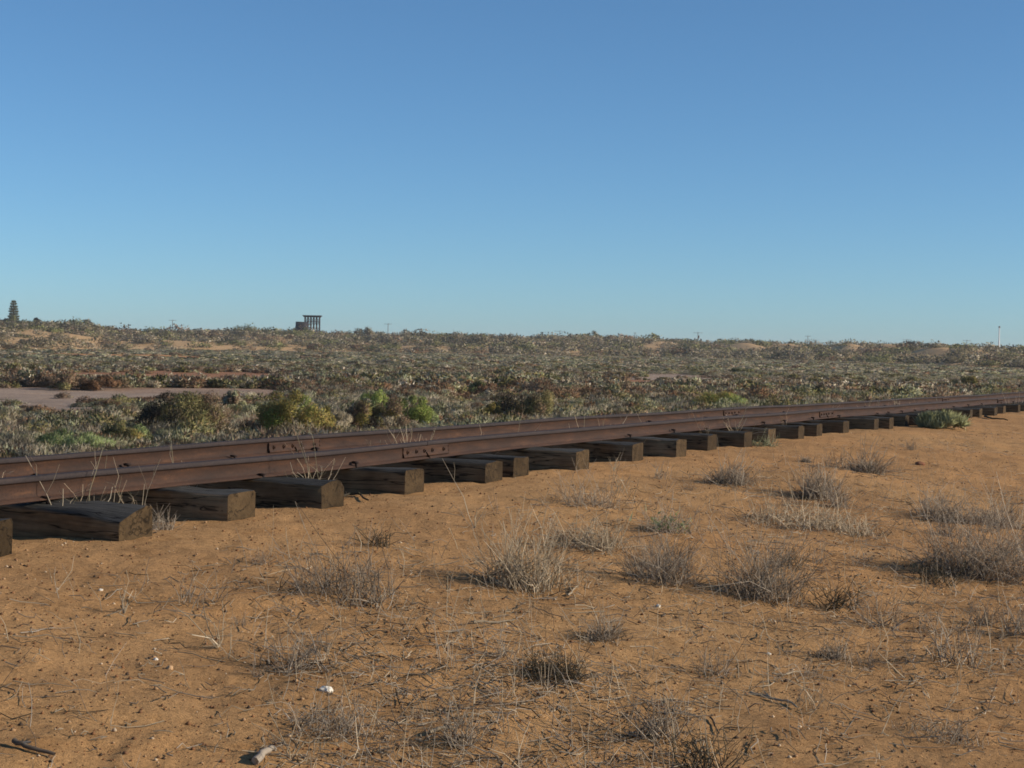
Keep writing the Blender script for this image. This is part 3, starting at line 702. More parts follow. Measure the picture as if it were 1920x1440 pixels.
def scatter():
    rng = np.random.default_rng(77)
    pts = []                                           # x, y, radius, height factor, kind
    def area(d0, d1, n, az0=-25, az1=25):
        d = np.sqrt(rng.uniform(d0 ** 2, d1 ** 2, n)); a = np.radians(rng.uniform(az0, az1, n)); return d * np.sin(a), d * np.cos(a), d, np.degrees(a)
    # the flat
    for d0, d1, n, r0, r1 in ((9, 70, 7500, .22, .66), (70, 170, 13500, .32, .95), (170, 450, 28000, .5, 1.35)):
        x, y, d, a = area(d0, d1, n); p = x * PV[0] + y * PV[1]; db, dc, H = dune_par(a)
        ok = (p > 9.2 + rng.uniform(0, 1.0, n)) & (d < db - np.where((a < -3) | (a > 14), 7, 2)) & (rng.uniform(0, 1, n) > pan_mask(x, y)[0] * .985)
        ok &= (fbm(x * .12, y * .12, 3, 91) > -.22) | (rng.uniform(0, 1, n) > .7)
        for sx, sy, sR in SHAD['spots']: ok &= np.hypot(x - sx, y - sy) > sR * .75
        r = rng.uniform(r0, r1, n) * (.8 + .9 * (fbm(x * .3, y * .3, 2, 95) + .3)).clip(.6, 1.5)
        nb = fbm(x * .05, y * .09, 3, 93) + .25 * fbm(x * .4, y * .4, 2, 94); r = r * np.where((rng.uniform(0, 1, n) < .08) & (d > 60) & (pan_mask(x * 1.13, y * 1.13)[0] < .1), 1.6, 1); near_pan = pan_mask(x, y * .97)[0] + pan_mask(x, y * 1.06)[0]
        u = rng.uniform(0, 1, n); fr = pan_mask(x * 1.13, y * 1.13)[0]
        mid = sstep(55, 75, d) * (1 - sstep(120, 170, d))
        for i in np.nonzero(ok)[0]:
            pb = .10 + .55 * mid[i] * (nb[i] > -.12) + .5 * min(1, near_pan[i]) - .05 * (d[i] > 190)
            far_ = d[i] > 150; pb = pb * .8 if not far_ else .07
            if u[i] < pb: k = 'brown_shrub'
            elif u[i] < pb + (.05 if far_ else .12): k = 'olive_shrub'
            elif u[i] < pb + .30: k = 'sage_shrub'
            else: k = 'grey_shrub'
            h = 1.0 if d[i] < 90 else .9
            cap = .25 if p[i] < 17 else .42 if d[i] < 110 else .27
            if fr[i] > .2: cap = .2
            if k in ('brown_shrub', 'olive_shrub'): cap *= 1.25
            h = min(h * rng.uniform(.75, 1.25), cap * rng.uniform(.6, 1.25) / (.6 * r[i]))
            pts.append((x[i], y[i], r[i], h, k, d[i], 0))
    # the dunes
    x, y, d, a = area(265, 800, 15000); db, dc, H = dune_par(a)
    u = (d - db) / (dc - db)
    dens = .74 + 1.0 * fbm(x * .055, y * .055, 4, 61) + .25 * sstep(.3, 1, u)
    dens = np.where(a < -9, dens - .04 * (1 - sstep(.55, .9, u)) , dens) + .12 * sstep(-6, 6, a)
    foot = np.where((a < -3) | (a > 14), .01 + .07 * (fbm(x * .03, y * .03, 3, 66) + .4) * (rng.uniform(0, 1, len(x)) < .6), .01)
    bare = (np.abs(a - float(az_of(1838)) - (u - .8) * .8) < .22) & (u > .25) & (u < .95)
    px_ = np.tan(np.radians(a)) * FPX + 960
    for cx, cu, hw, hu, _h in BLOW:
        q = ((px_ - cx) / hw) ** 2 + ((u - cu + (.1 if _h else 0)) / (hu + (.1 if _h else 0))) ** 2 + 1.2 * fbm(x * .06, y * .06, 3, 67); dens = np.where(q < 1, dens * (.15 if _h else .42), dens)
    ok = (u > foot) & (u < 1.25) & (rng.uniform(0, 1, len(x)) < dens) & ~bare
    r = rng.uniform(1.3, 3.6, len(x)) * np.where(rng.uniform(0, 1, len(x)) < .14, 1.6, 1)
    g = rng.uniform(0, 1, len(x))
    for i in np.nonzero(ok)[0]:
        pts.append((x[i], y[i], r[i], rng.uniform(.45, .95), 'green_dune_shrub' if g[i] < .26 else ('brown_shrub' if g[i] > .93 else 'dune_shrub'), d[i], 1))
    return pts
PTS = scatter()
PX = np.array([(q[0], q[1], q[2], q[5], q[6]) for q in PTS]); PZ = zground(PX[:, 0], PX[:, 1])
ux, uy = to_px(np.stack([PX[:, 0], PX[:, 1], PZ], 1))
SIZE = np.where((ux > -10) & (ux < 1930), PX[:, 2] / PX[:, 3], 0)
print('shrubs', len(PTS))
def zone_label(k, ux_, d, dune):
    col = {'grey_shrub': 'pale grey shrub', 'sage_shrub': 'grey green shrub', 'brown_shrub': 'brown samphire shrub', 'olive_shrub': 'olive green shrub', 'dune_shrub': 'grey green dune shrub', 'green_dune_shrub': 'bright green dune shrub'}[k]
    side = 'left' if ux_ < 480 else 'centre left' if ux_ < 960 else 'centre right' if ux_ < 1440 else 'right'
    if dune: return f'{col} on the sandy dune slope, {side} of the photo'
    zone = 'close behind the far rail' if d < 26 else 'on the near flat before the clay pans' if d < 55 else 'on the middle flat around the clay pans'
    return f'{col} {zone}, {side}'
def build_scatter():
    rng = np.random.default_rng(5)
    order = np.argsort(-SIZE); flat_i = [i for i in order if PTS[i][6] == 0][:290]; dune_i = [i for i in order if PTS[i][6] == 1][:110]
    ind = set(flat_i) | set(dune_i); cache = {}
    for i in flat_i + dune_i:
        x, y, r, h, k, d, dn = PTS[i]; j = int(rng.integers(0, 5))
        lib = HI if not dn else DBIG; nm = (k, j, dn)
        if nm not in cache: cache[nm] = lib[k][j].mesh(k, M_LEAF)
        s = r / .5
        o = link(k, cache[nm], None, (x, y, PZ[i] - .02), float(rng.uniform(0, 6.28)), (s, s, s * h))
        lab = zone_label(k, ux[i], d, dn); tag(o, lab, 'shrub', lab)
    # everything smaller: two ground covers nobody could count
    for dn, name, lab in ((0, 'scrub_cover', 'low grey and brown scrub covering the flat'), (1, 'dune_scrub', 'distant grey green scrub covering the dunes')):
        V, C, Q, T, NN = [], [], [], [], []; n0 = 0
        for i in range(len(PTS)):
            if i in ind or PTS[i][6] != dn: continue
            x, y, r, h, k, d, _ = PTS[i]
            lib = DUNE if dn else HI if d < 26 else NEAR2 if d < 80 else MID if d < 180 else LOW; a = lib[k][int(rng.integers(0, len(lib[k])))]
            v, c, q, t = a.arrays(); th = rng.uniform(0, 6.28); cs, sn = math.cos(th), math.sin(th); s = r / .5
            w = np.empty_like(v); w[:, 0] = (v[:, 0] * cs - v[:, 1] * sn) * s + x; w[:, 1] = (v[:, 0] * sn + v[:, 1] * cs) * s + y; w[:, 2] = v[:, 2] * s * h + PZ[i] - .02
            nv = a.normals(); nw = nv.copy(); nw[:, 0] = nv[:, 0] * cs - nv[:, 1] * sn; nw[:, 1] = nv[:, 0] * sn + nv[:, 1] * cs; NN.append(nw)
            V.append(w); C.append(c * rng.uniform(.8, 1.2)); T.append(t + n0); Q.append(q + n0); n0 += len(v)
        me = raw_mesh(name, np.concatenate(V), np.concatenate(C), np.concatenate(Q), np.concatenate(T), M_LEAF, False, np.concatenate(NN))
        o = link(name, me); tag(o, lab, 'scrub', None, 'stuff'); print(name, len(me.polygons))
build_scatter()

# dead branching shrub and the pale grass strip behind the far rail
def fork(rng, p, d, L, r, lvl, out, curl=.35):
    K = 5; pts = [p]
    for k in range(K - 1):
        d = unit(d + rng.normal(0, curl, 3)); pts.append(pts[-1] + d * L / (K - 1))
    out.append((np.array(pts)[None], np.linspace(r, r * .6, K)[None]))
    if lvl:
        for _ in range(rng.integers(2, 4)): fork(rng, pts[rng.integers(2, K)], unit(d + rng.normal(0, .7, 3) + [0, 0, .15]), L * rng.uniform(.5, .8), r * .6, lvl - 1, out, curl)
def branchy(name, label, cat, q, L, r, seed, lvl, pal, n=2, curl=.3, d0=(0, 0, 1), spread=.7, sides=5):
    rng = np.random.default_rng(seed); out = []
    for _ in range(n): fork(rng, np.zeros(3) - [0, 0, .02], unit(np.array(d0) + rng.normal(0, spread, 3) * [1, 1, .3]), L, r, lvl, out, curl)
    a = Acc()
    for path, rad in out:
        v, qd, i = tubes(path, rad, sides); a.add(v, qd, pick(rng, PAL[pal], 1)[0])
    o = link(name, a.mesh(name, M_PLANT, True), None, tuple(q)); return tag(o, label, cat)
q, k = ground_at(388, 818)
branchy('dead_branch', 'bleached crooked dead branch standing right of the large olive bush', 'branch', q, .34, .030, 3, 2, 'straw', 3, .45)
q, k = ground_at(425, 822)
branchy('dead_branch', 'thin pale dead stems between the crooked branch and golden bush', 'branch', q, .55, .013, 8, 2, 'straw', 4, .2)
q, k = ground_at(655, 796)
branchy('dead_branch', 'bare forked grey stems rising above the tan bush', 'branch', q, .75, .014, 9, 2, 'twig', 4, .2)
q, k = ground_at(870, 790)
branchy('dead_branch', 'pale bare stems in the grass right of the bright green bush', 'branch', q, .5, .012, 12, 2, 'straw', 5, .25)
def grass_strip():
    rng = np.random.default_rng(19); n = 15000
    t = rng.uniform(2, 62, n); p = 8.25 + np.abs(rng.normal(0, 1.6, n)); x = t * TV[0] + p * PV[0]; y = t * TV[1] + p * PV[1]
    ok = (fbm(x * .7, y * .7, 3, 15) > -.06); x, y = x[ok], y[ok]; n = len(x); z = zground(x, y)
    a = Acc(); base = np.stack([x, y, z - .01], 1)
    lst = stalks(rng, base, n, .17, 0, .9, .0036, PAL['grey'] + PAL['straw'] + PAL['sage'], 1, 4, .2); add_tubes(a, lst)
    o = link('pale_grass', a.mesh('pale_grass', M_PLANT)); tag(o, 'pale dry grass growing along the far side of the track', 'grass', None, 'stuff')
grass_strip()

# ------------------------------------------------------------------ dry plants in the foreground
TUFT_N = [0]
def tuft(label, xpx, ypx, wpx, hpx, pal='twig', n=150, lean=.9, r=.0017, branch=2, seed=None, curl=.18, leafy=None, name='dry_tuft', cat='dry plant', core=.3, group=None):
    TUFT_N[0] += 1; seed = seed or 500 + TUFT_N[0]; rng = np.random.default_rng(seed)
    q, k = ground_at(xpx, ypx); s = k / FPX; Wm, Hm = wpx * s, hpx * s
    r = r * 1.12; n = int(min(n, 135)); hpx = hpx * (.86 if n > 60 else 1); curl = curl * 1.9; branch += 1 if n > 30 else 0; core = min(1, core + .22) if n > 30 else (.015 if n < 12 else core); lean = min(lean * 1.18, 1.5) if n > 30 else lean; a = Acc(); rr = np.sqrt(rng.uniform(0, 1, n)) * Wm * .5 * core; th = rng.uniform(0, 6.28, n)
    base = np.stack([rr * np.cos(th), rr * np.sin(th), np.full(n, -.01)], 1)
    add_tubes(a, stalks(rng, base, n, Hm * 1.05, 0, lean, r, PAL[pal], branch, 5, curl))
    if n > 30:      # flattened outer twigs round the standing ones
        n3 = int(n * .8) if 'between two left' not in label else 0; rr = np.sqrt(rng.uniform(0, 1, n3)) * Wm * .62; th = rng.uniform(0, 6.28, n3); dx, dy = rr * np.cos(th), rr * np.sin(th)
        b3 = np.stack([dx, dy, zground(q[0] + dx, q[1] + dy) - q[2] - .005], 1)
        add_tubes(a, stalks(rng, b3, n3, Hm * .5, 0, 1.45, r * .9, PAL[pal] + PAL['dark'], 1, 5, .3))
    if leafy:
        m = int(n * .9); path = stalks(rng, base, n, Hm, 0, lean, r, PAL[pal], 0, 5, curl)[0][0]; pp = path[rng.integers(0, n, m), rng.integers(1, 5, m)] + rng.normal(0, .012, (m, 3))
        v, f = leaves(pp, rng.normal(size=(m, 3)) + [0, 0, .6], .05 * rng.uniform(.6, 1.5, m), .018, rng); a.add(v, f, np.repeat(pick(rng, PAL[leafy], m), 3, 0))
    o = link(name, a.mesh(name, M_PLANT), None, tuple(q)); return tag(o, label, cat, group)
tuft('dense upright straw grey tuft, largest in the middle of the sand', 985, 1100, 150, 125, 'straw', 330, .75, .0021, 2, curl=.14, core=.55)
tuft('big bushy grey tuft right of the large straw tuft', 1435, 1118, 150, 130, 'twig', 330, .85, .0019, 3, core=.45)
tuft('low grey cushion tuft on the open sand below the rails', 1370, 908, 88, 46, 'twig', 200, 1.1, .0026, 2, core=.5)
tuft('dark grey tuft on the sand farther up, right of the low cushion', 1624, 886, 66, 44, 'twig', 200, 1.1, .0032, 2, core=.5)
tuft('tiny grey sprig alone on the sand near the sleepers', 1510, 866, 22, 13, 'twig', 60, 1.0, .003, 1, core=.5)
tuft('upright grey tuft above the sprawling straw', 1535, 934, 84, 56, 'twig', 220, .9, .0026, 2, core=.5)
tuft('sprawling flattened straw clump in the right half', 1500, 985, 190, 60, 'straw', 260, 1.35, .0024, 2, core=.7)
tuft('pale straw lying sideways right of the sprawling clump', 1600, 1000, 120, 36, 'straw', 90, 1.5, .0026, 1, core=.6)
tuft('wiry twig plant in front of the close-set sleepers', 1105, 948, 150, 66, 'twig', 70, 1.15, .0017, 3, core=.4)
tuft('broken grey brush with pale snapped stems below the wiry plant', 1110, 1025, 130, 60, 'straw', 130, 1.25, .002, 2, core=.6)
tuft('tall thin stalk group left of the large straw tuft', 640, 1115, 190, 110, 'twig', 90, .75, .0016, 2, core=.9)
tuft('dense grey thicket at the right edge of the sand', 1890, 1085, 150, 140, 'twig', 330, .9, .0018, 3, core=.8)
tuft('grey brush left of the right edge thicket', 1795, 1075, 110, 96, 'twig', 200, .95, .0018, 3, core=.7)
tuft('dark based grey tuft above the right edge thicket', 1765, 975, 100, 56, 'twig', 200, 1.0, .0022, 2, core=.6)
tuft('straggly grey brush near the right edge, upper one', 1860, 985, 110, 50, 'twig', 130, 1.1, .002, 3, core=.8)
tuft('small spiky grey tuft below the large straw tuft', 1130, 1200, 84, 46, 'twig', 90, 1.0, .0015, 2, core=.4)
tuft('loose grey brush between the two largest tufts', 1235, 1090, 120, 80, 'twig', 140, 1.0, .0016, 3, core=.7)
tuft('dark tangled clump of dead stems near the bottom centre', 1035, 1268, 110, 56, 'dark', 160, 1.2, .0015, 3, core=.6)
tuft('small dark based tuft in the lower right sand', 1562, 1232, 70, 36, 'twig', 90, 1.1, .0014, 2, core=.4)
tuft('faintly green sprig in the dry brush right of centre', 1255, 995, 90, 46, 'twig', 90, 1.0, .0018, 2, leafy='weed', core=.7)
tuft('low spreading twig mat in the lower right corner area', 1760, 1385, 150, 40, 'twig', 100, 1.3, .0014, 2, core=.9)
tuft('forked pale stalks standing in the lower left sand', 408, 1213, 90, 78, 'straw', 7, .7, .0026, 2, core=.12)
tuft('single forked white stem lying at lower left of the bottom edge', 545, 1422, 120, 100, 'straw', 5, .8, .0022, 2, core=.1)
tuft('thin bare stalks on the left sand near the pebbles', 232, 1152, 70, 66, 'straw', 9, .5, .0018, 1, core=.7)
tuft('leafless stalk group below the sleeper with clipped end', 360, 1130, 120, 60, 'twig', 26, .9, .0016, 2, core=.9)
tuft('grey twiggy brush in the lower left centre', 630, 1370, 150, 70, 'twig', 80, 1.2, .0014, 3, core=.9)
tuft('dry sprig standing between the first and second whole sleepers', 40, 985, 30, 40, 'straw', 6, .6, .0024, 1, core=.3)
tuft('pile of broken grey twigs between two left sleepers', 290, 992, 66, 34, 'twig', 130, 1.45, .002, 2, core=.9)
tuft('dry spray of pale stems rising against the near rail at left', 452, 893, 60, 62, 'straw', 20, .6, .0026, 3, core=.15)
tuft('pale curly-leaved plant hiding the near rail joint', 764, 884, 46, 72, 'straw', 26, .55, .003, 4, core=.03, curl=.22)
tuft('grey seedy plant in front of the farther near rail joint', 1546, 790, 34, 34, 'twig', 50, .8, .004, 3, core=.3)
tuft('brown dry spray between the rails right of centre', 1210, 796, 44, 30, 'straw', 40, .9, .003, 2, core=.5)
tuft('tall dry straw stems beside the near rail, middle', 1128, 832, 56, 44, 'straw', 22, .7, .003, 1, core=.6)
tuft('green grass sprouting between the sleepers right of centre', 1432, 836, 50, 24, 'sage', 60, 1.0, .003, 1, core=.8)
tuft('green shoots beneath the near rail left of the pale green bush', 1690, 785, 50, 16, 'weed', 60, 1.0, .004, 1, core=.8)
tuft('small bent dry stalks before the sixth sleeper', 1150, 884, 50, 40, 'straw', 9, .9, .002, 2, core=.4)
tuft('spindly dry stalk tall in front of the middle sleepers', 890, 990, 16, 100, 'straw', 4, .15, .0022, 1, core=.3)
tuft('dry stalks standing in the sand in front of the long sleeper', 868, 900, 26, 22, 'straw', 7, .7, .0024, 1, core=.3)
tuft('Y-shaped pale twig standing between the two left sleepers', 284, 962, 110, 58, 'straw', 3, 1.1, .0032, 1, core=.05)
special_shrub('pale_green_bush', 'pale green leafy bush growing over the sleepers at right', 'bush', 1764, 803, 74, 24, 'silver', 60, 3000, .11, kinds2=['silver', 'weed'], nclump=16, rc=.40, up=1.2, slim=.16)

# scattered small tufts, stalks, litter, gravel
def fore_density(x, y):
    ux_, uy_ = to_px(np.stack([x, y, zground(x, y, False)], 1)); p = x * PV[0] + y * PV[1]
    d = .55 + 1.3 * fbm(x * .8, y * .8, 3, 81)
    d = d * sstep(5.3, 4.3, p)                                        # bare strip beside the sleepers
    bareL = sstep(620, 380, ux_) * sstep(1030, 1180, uy_); d = d * (1 - .82 * bareL)
    d = d * (1 - .75 * sstep(1500, 1900, ux_) * sstep(950, 850, uy_)) * (1 - .5 * sstep(1250, 1330, uy_) * sstep(1250, 1500, ux_))
    return np.clip(d, 0, 1.4), ux_, uy_
def fore_pts(rng, n, dmax=36):
    u = rng.uniform(-200, 2120, n); w = rng.uniform(0, 1, n); d = 4.0 + (dmax - 4.0) * w ** 1.7
    az = np.radians(az_of(u)); x, y = d * np.sin(az), d * np.cos(az); dn, a, b = fore_density(x, y)
    ok = rng.uniform(0, 1, n) < dn; return x[ok], y[ok]
def build_fore():
    rng = np.random.default_rng(31)
    protos = []
    for k in range(8):
        a = Acc(); n = [14, 30, 22, 40, 10, 26, 18, 50][k]; rr = rng.uniform(0, .11, n); th = rng.uniform(0, 6.28, n)
        base = np.stack([rr * np.cos(th), rr * np.sin(th), np.full(n, -.01)], 1)
        add_tubes(a, stalks(rng, base, n, .175, 0, [.7, 1.1, .9, 1.3, .5, 1.2, .8, 1.2][k], .0023, PAL[['straw', 'twig', 'twig', 'dark', 'straw', 'twig', 'twig', 'twig'][k]], [1, 2, 2, 2, 1, 3, 2, 3][k], 5, .2))
        protos.append(a.mesh('dry_tuft', M_PLANT))
    x, y = fore_pts(rng, 420); x, y = x[:240], y[:240]; z = zground(x, y); px, py = to_px(np.stack([x, y, z], 1))
    for i in range(len(x)):
        k = int(rng.integers(0, 8)); s = float(rng.uniform(.4, 1.3)) * min(1, .55 + .06 * math.hypot(x[i], y[i]))
        kind = ['thin pale stalks', 'small grey tuft', 'sparse grey twig plant', 'dark flattened clump', 'few straight straws', 'wiry grey brush', 'small twiggy plant', 'bushy little grey tuft'][k]
        col = 'left' if px[i] < 640 else 'middle' if px[i] < 1280 else 'right'; row = 'upper' if py[i] < 1080 else 'lower'
        lab = f'{kind} on the orange sand, {row} {col} of the foreground'
        o = link('dry_tuft', protos[k], None, (x[i], y[i], z[i]), float(rng.uniform(0, 6.28)), (s, s, s)); tag(o, lab, 'dry plant', lab)
    # loose standing stalks
    x, y = fore_pts(rng, 11000); z = zground(x, y); n = len(x); a = Acc()
    add_tubes(a, stalks(rng, np.stack([x, y, z - .005], 1), n, .17, 0, 1.05, .0017, PAL['straw'] + PAL['twig'], 1, 4, .25))
    tag(link('dry_grass', a.mesh('dry_grass', M_PLANT)), 'thin dry stalks scattered over the orange sand', 'dry grass', None, 'stuff')
    # fallen twigs
    x, y = fore_pts(rng, 42000); n = len(x); th = rng.uniform(0, 6.28, n); L = .02 + .19 * rng.uniform(0, 1, n) ** 2.4; K = 4
    s = np.linspace(-.5, .5, K)[None]; xx = x[:, None] + np.cos(th)[:, None] * s * L[:, None] + rng.normal(0, .010, (n, K)); yy = y[:, None] + np.sin(th)[:, None] * s * L[:, None] + rng.normal(0, .010, (n, K))
    zz = zground(xx, yy) + .004 + np.abs(rng.normal(0, .010, (n, K))); a = Acc()
    add_tubes(a, [(np.stack([xx, yy, zz], -1), rng.uniform(.0008, .0027, (n, 1)) * np.array([[1, 1, .9, .6]]), pick(rng, PAL['twig'] + PAL['dark'][:1] + PAL['straw'][1:], n))])
    tag(link('twig_litter', a.mesh('twig_litter', M_PLANT)), 'fallen dry twigs lying on the orange sand', 'twigs', None, 'stuff')
    # gravel
    n = 30000; u = rng.uniform(-200, 2120, n); d = 4.0 + 30 * rng.uniform(0, 1, n) ** 1.7; az = np.radians(az_of(u)); x, y = d * np.sin(az), d * np.cos(az); p = x * PV[0] + y * PV[1]
    ok = p < 6.2; x, y = x[ok], y[ok]; n = len(x); z = zground(x, y); r = .0026 + .0075 * rng.uniform(0, 1, n) ** 5 + .0012 * rng.uniform(0, 1, n)
    o6 = np.array([[1, 0, 0], [-1, 0, 0], [0, 1, 0], [0, -1, 0], [0, 0, .8], [0, 0, -.8]]); f8 = np.array([[0, 2, 4], [2, 1, 4], [1, 3, 4], [3, 0, 4], [2, 0, 5], [1, 2, 5], [3, 1, 5], [0, 3, 5]])
    V = o6[None] * r[:, None, None] * rng.uniform(.6, 1.3, (n, 6, 1)); V = V + np.stack([x, y, z + r * .3], 1)[:, None]
    pal = [(.30, .155, .075)] * 6 + [(.22, .12, .065)] * 4 + [(.42, .27, .15)] * 3 + [(.60, .48, .34)] * 1 + [(.10, .07, .05)] * 2
    a = Acc(); a.add(V.reshape(-1, 3), (f8[None] + np.arange(n)[:, None, None] * 6).reshape(-1, 3), np.repeat(pick(rng, pal, n), 6, 0))
    tag(link('gravel', a.mesh('gravel', M_PLANT)), 'small pebbles and grit strewn over the orange sand', 'gravel', None, 'stuff')
build_fore()

def lying(name, label, pts, r, pal, seed, cat='twig', lift=.006, forks=0):
    r = r * 1.7; rng = np.random.default_rng(seed); P = np.array([ground_at(*p)[0] for p in pts]); o0 = P[0].copy(); K = 10
    s = np.linspace(0, len(P) - 1, K); path = np.stack([np.interp(s, np.arange(len(P)), P[:, i]) for i in range(3)], 1); path[:, 2] = zground(path[:, 0], path[:, 1]) + lift + r
    path += rng.normal(0, r * .25, path.shape); a = Acc(); add_tubes(a, [((path - o0)[None], np.linspace(r, r * .6, K)[None], pick(rng, PAL[pal], 1, .05))], 6)
    for _ in range(forks):
        k = rng.integers(2, 8); d = unit(np.append(rng.normal(size=2), .25)); L = np.linalg.norm(path[-1] - path[0]) * rng.uniform(.15, .35)
        pp = (path[k] - o0)[None] + d[None] * np.linspace(0, L, 4)[:, None]; add_tubes(a, [(pp[None], np.linspace(r * .7, r * .4, 4)[None], pick(rng, PAL[pal], 1, .05))], 5)
    return tag(link(name, a.mesh(name, M_PLANT, True), None, tuple(o0)), label, cat)
def rail_weeds():
    rng = np.random.default_rng(63); protos = []
    for k in range(5):
        a = Acc(); n = [5, 9, 4, 12, 7][k]; base = np.stack([rng.normal(0, .012, n), rng.normal(0, .012, n), np.full(n, -.01)], 1)
        add_tubes(a, stalks(rng, base, n, .36, 0, [.35, .7, .5, .8, .6][k], .0030, PAL['straw'] + PAL['grey'], [0, 2, 1, 2, 1][k], 6, .22)); protos.append(a.mesh('dry_weed', M_PLANT))
    for i in range(46):
        t = 6.2 + 40 * rng.uniform(0, 1) ** 1.4; between = i % 3 != 2; p = rng.uniform(P_NEAR + .12, P_NEAR + .85) if between else rng.uniform(P_END + .2, P_NEAR - .1)
        q = tp(t, p); q[2] = zground(q[0], q[1]); s = float(rng.uniform(.6, 1.35)); px, py = to_px(q)
        o = link('dry_weed', protos[int(rng.integers(0, 5))], None, tuple(q), float(rng.uniform(0, 6.28)), (s, s, s))
        side = 'left' if px[0] < 640 else 'middle' if px[0] < 1280 else 'right'
        lab = f'pale dry weed stalks growing between the two rails, {side} of the photo' if between else f'pale dry weed stalks beside the near rail, {side} of the photo'
        tag(o, lab, 'dry plant', lab)
rail_weeds()
lying('fallen_twig', 'black crooked twig lying between two left sleepers', [(641, 936), (655, 930), (668, 929), (690, 943)], .006, 'dark', 1, forks=3)
lying('fallen_twig', 'long thin dark strip standing for a shadow on sand beside the far right sleepers', [(1846, 783), (1858, 787), (1890, 790)], .012, 'dark', 2)  # modelled dark strip takes the place of a long cast shadow
lying('fallen_twig', 'long pale bent stem lying in the lower right', [(1405, 1298), (1450, 1313), (1495, 1334)], .004, 'straw', 3, forks=2)
lying('fallen_twig', 'pale curved stem on the sand, lower right of centre', [(1448, 1267), (1470, 1270), (1498, 1265)], .003, 'straw', 4)
lying('fallen_twig', 'pale straight straw lying below the large straw tuft', [(888, 1172), (930, 1170), (965, 1168)], .003, 'straw', 5)
lying('fallen_twig', 'pale straw pointing up to the right of the large straw tuft', [(1064, 1118), (1084, 1104)], .0035, 'straw', 6)
lying('fallen_twig', 'thick pale stem lying near the bottom edge, left of centre', [(805, 1378), (830, 1374), (858, 1377)], .0045, 'straw', 7)
lying('fallen_twig', 'looped curl of dead stem near the right edge brush', [(1728, 1064), (1742, 1056), (1766, 1062)], .0045, 'twig', 8, lift=.02, forks=2)
lying('fallen_branch', 'grey weathered branch piece cut by the bottom edge', [(480, 1436), (498, 1424), (516, 1414)], .008, 'twig', 9, 'branch')
lying('fallen_twig', 'dark forked twig lying in the lower right sand', [(1332, 1352), (1340, 1368), (1348, 1382)], .0022, 'dark', 10)
lying('fallen_twig', 'long grey twig lying at the lower left corner', [(25, 1400), (60, 1412), (105, 1422)], .005, 'twig', 11, forks=2)
lying('fallen_twig', 'white stick lying right of the split sleeper twig pile', [(474, 942), (490, 939), (507, 934)], .004, 'straw', 12, lift=.02)

def stone(name, label, xpx, ypx, wpx, mat, seed, flat=.6, cat='stone', elong=1.0):
    rng = np.random.default_rng(seed); q, k = ground_at(xpx, ypx); r = wpx * k / FPX / 2
    import bmesh
    bm = bmesh.new(); bmesh.ops.create_icosphere(bm, subdivisions=3, radius=1.0)
    for v in bm.verts:
        n = 1 + .28 * (fbm(np.array([v.co.x * 1.6 + seed]), np.array([v.co.y * 1.6 + v.co.z * 1.3]), 3, seed)[0]) * 2
        v.co *= n; v.co.z *= flat; v.co.x *= elong
    me = bpy.data.meshes.new(name); bm.to_mesh(me); bm.free(); me.materials.append(mat)
    o = link(name, me, None, (q[0], q[1], q[2] + r * flat * .35), float(rng.uniform(-.4, .4)), (r, r, r)); return tag(o, label, cat)
stone('bone_fragment', 'white bone fragment lying in dry brush at the lower left centre', 612, 1299, 26, M_BONE, 3, .55, 'bone', 1.0)
stone('pebble', 'small white pebble on the bare sand of the lower left', 292, 1239, 9, M_BONE, 4, .7)
stone('pebble', 'pale tan stone beside the white pebble at lower left', 318, 1256, 14, mat_plain('tan_stone', (.42, .27, .15), .9, .2, 30), 5, .7)
stone('pebble', 'white shell chip in the lower right sand', 1441, 1225, 10, M_BONE, 6, .5)
stone('pebble', 'round cream pebble near the bottom edge right of centre', 1292, 1410, 11, M_BONE, 7, .8)
stone('pebble', 'cream pebble on the sand right of the small spiky tuft', 1234, 1137, 9, M_BONE, 8, .8)
stone('pebble', 'pair-sized pale stone on the left sand below the sleepers', 189, 1110, 8, M_BONE, 9, .7)
stone('dark_rock', 'black lump half hidden in grass behind the far rail', 452, 826, 36, M_STONE, 10, .75)
stone('clod', 'reddish clod of earth on the open sand at upper right', 1725, 872, 18, mat_plain('red_clod', (.20, .09, .05), .95, .3, 20), 11, .6, 'clod')

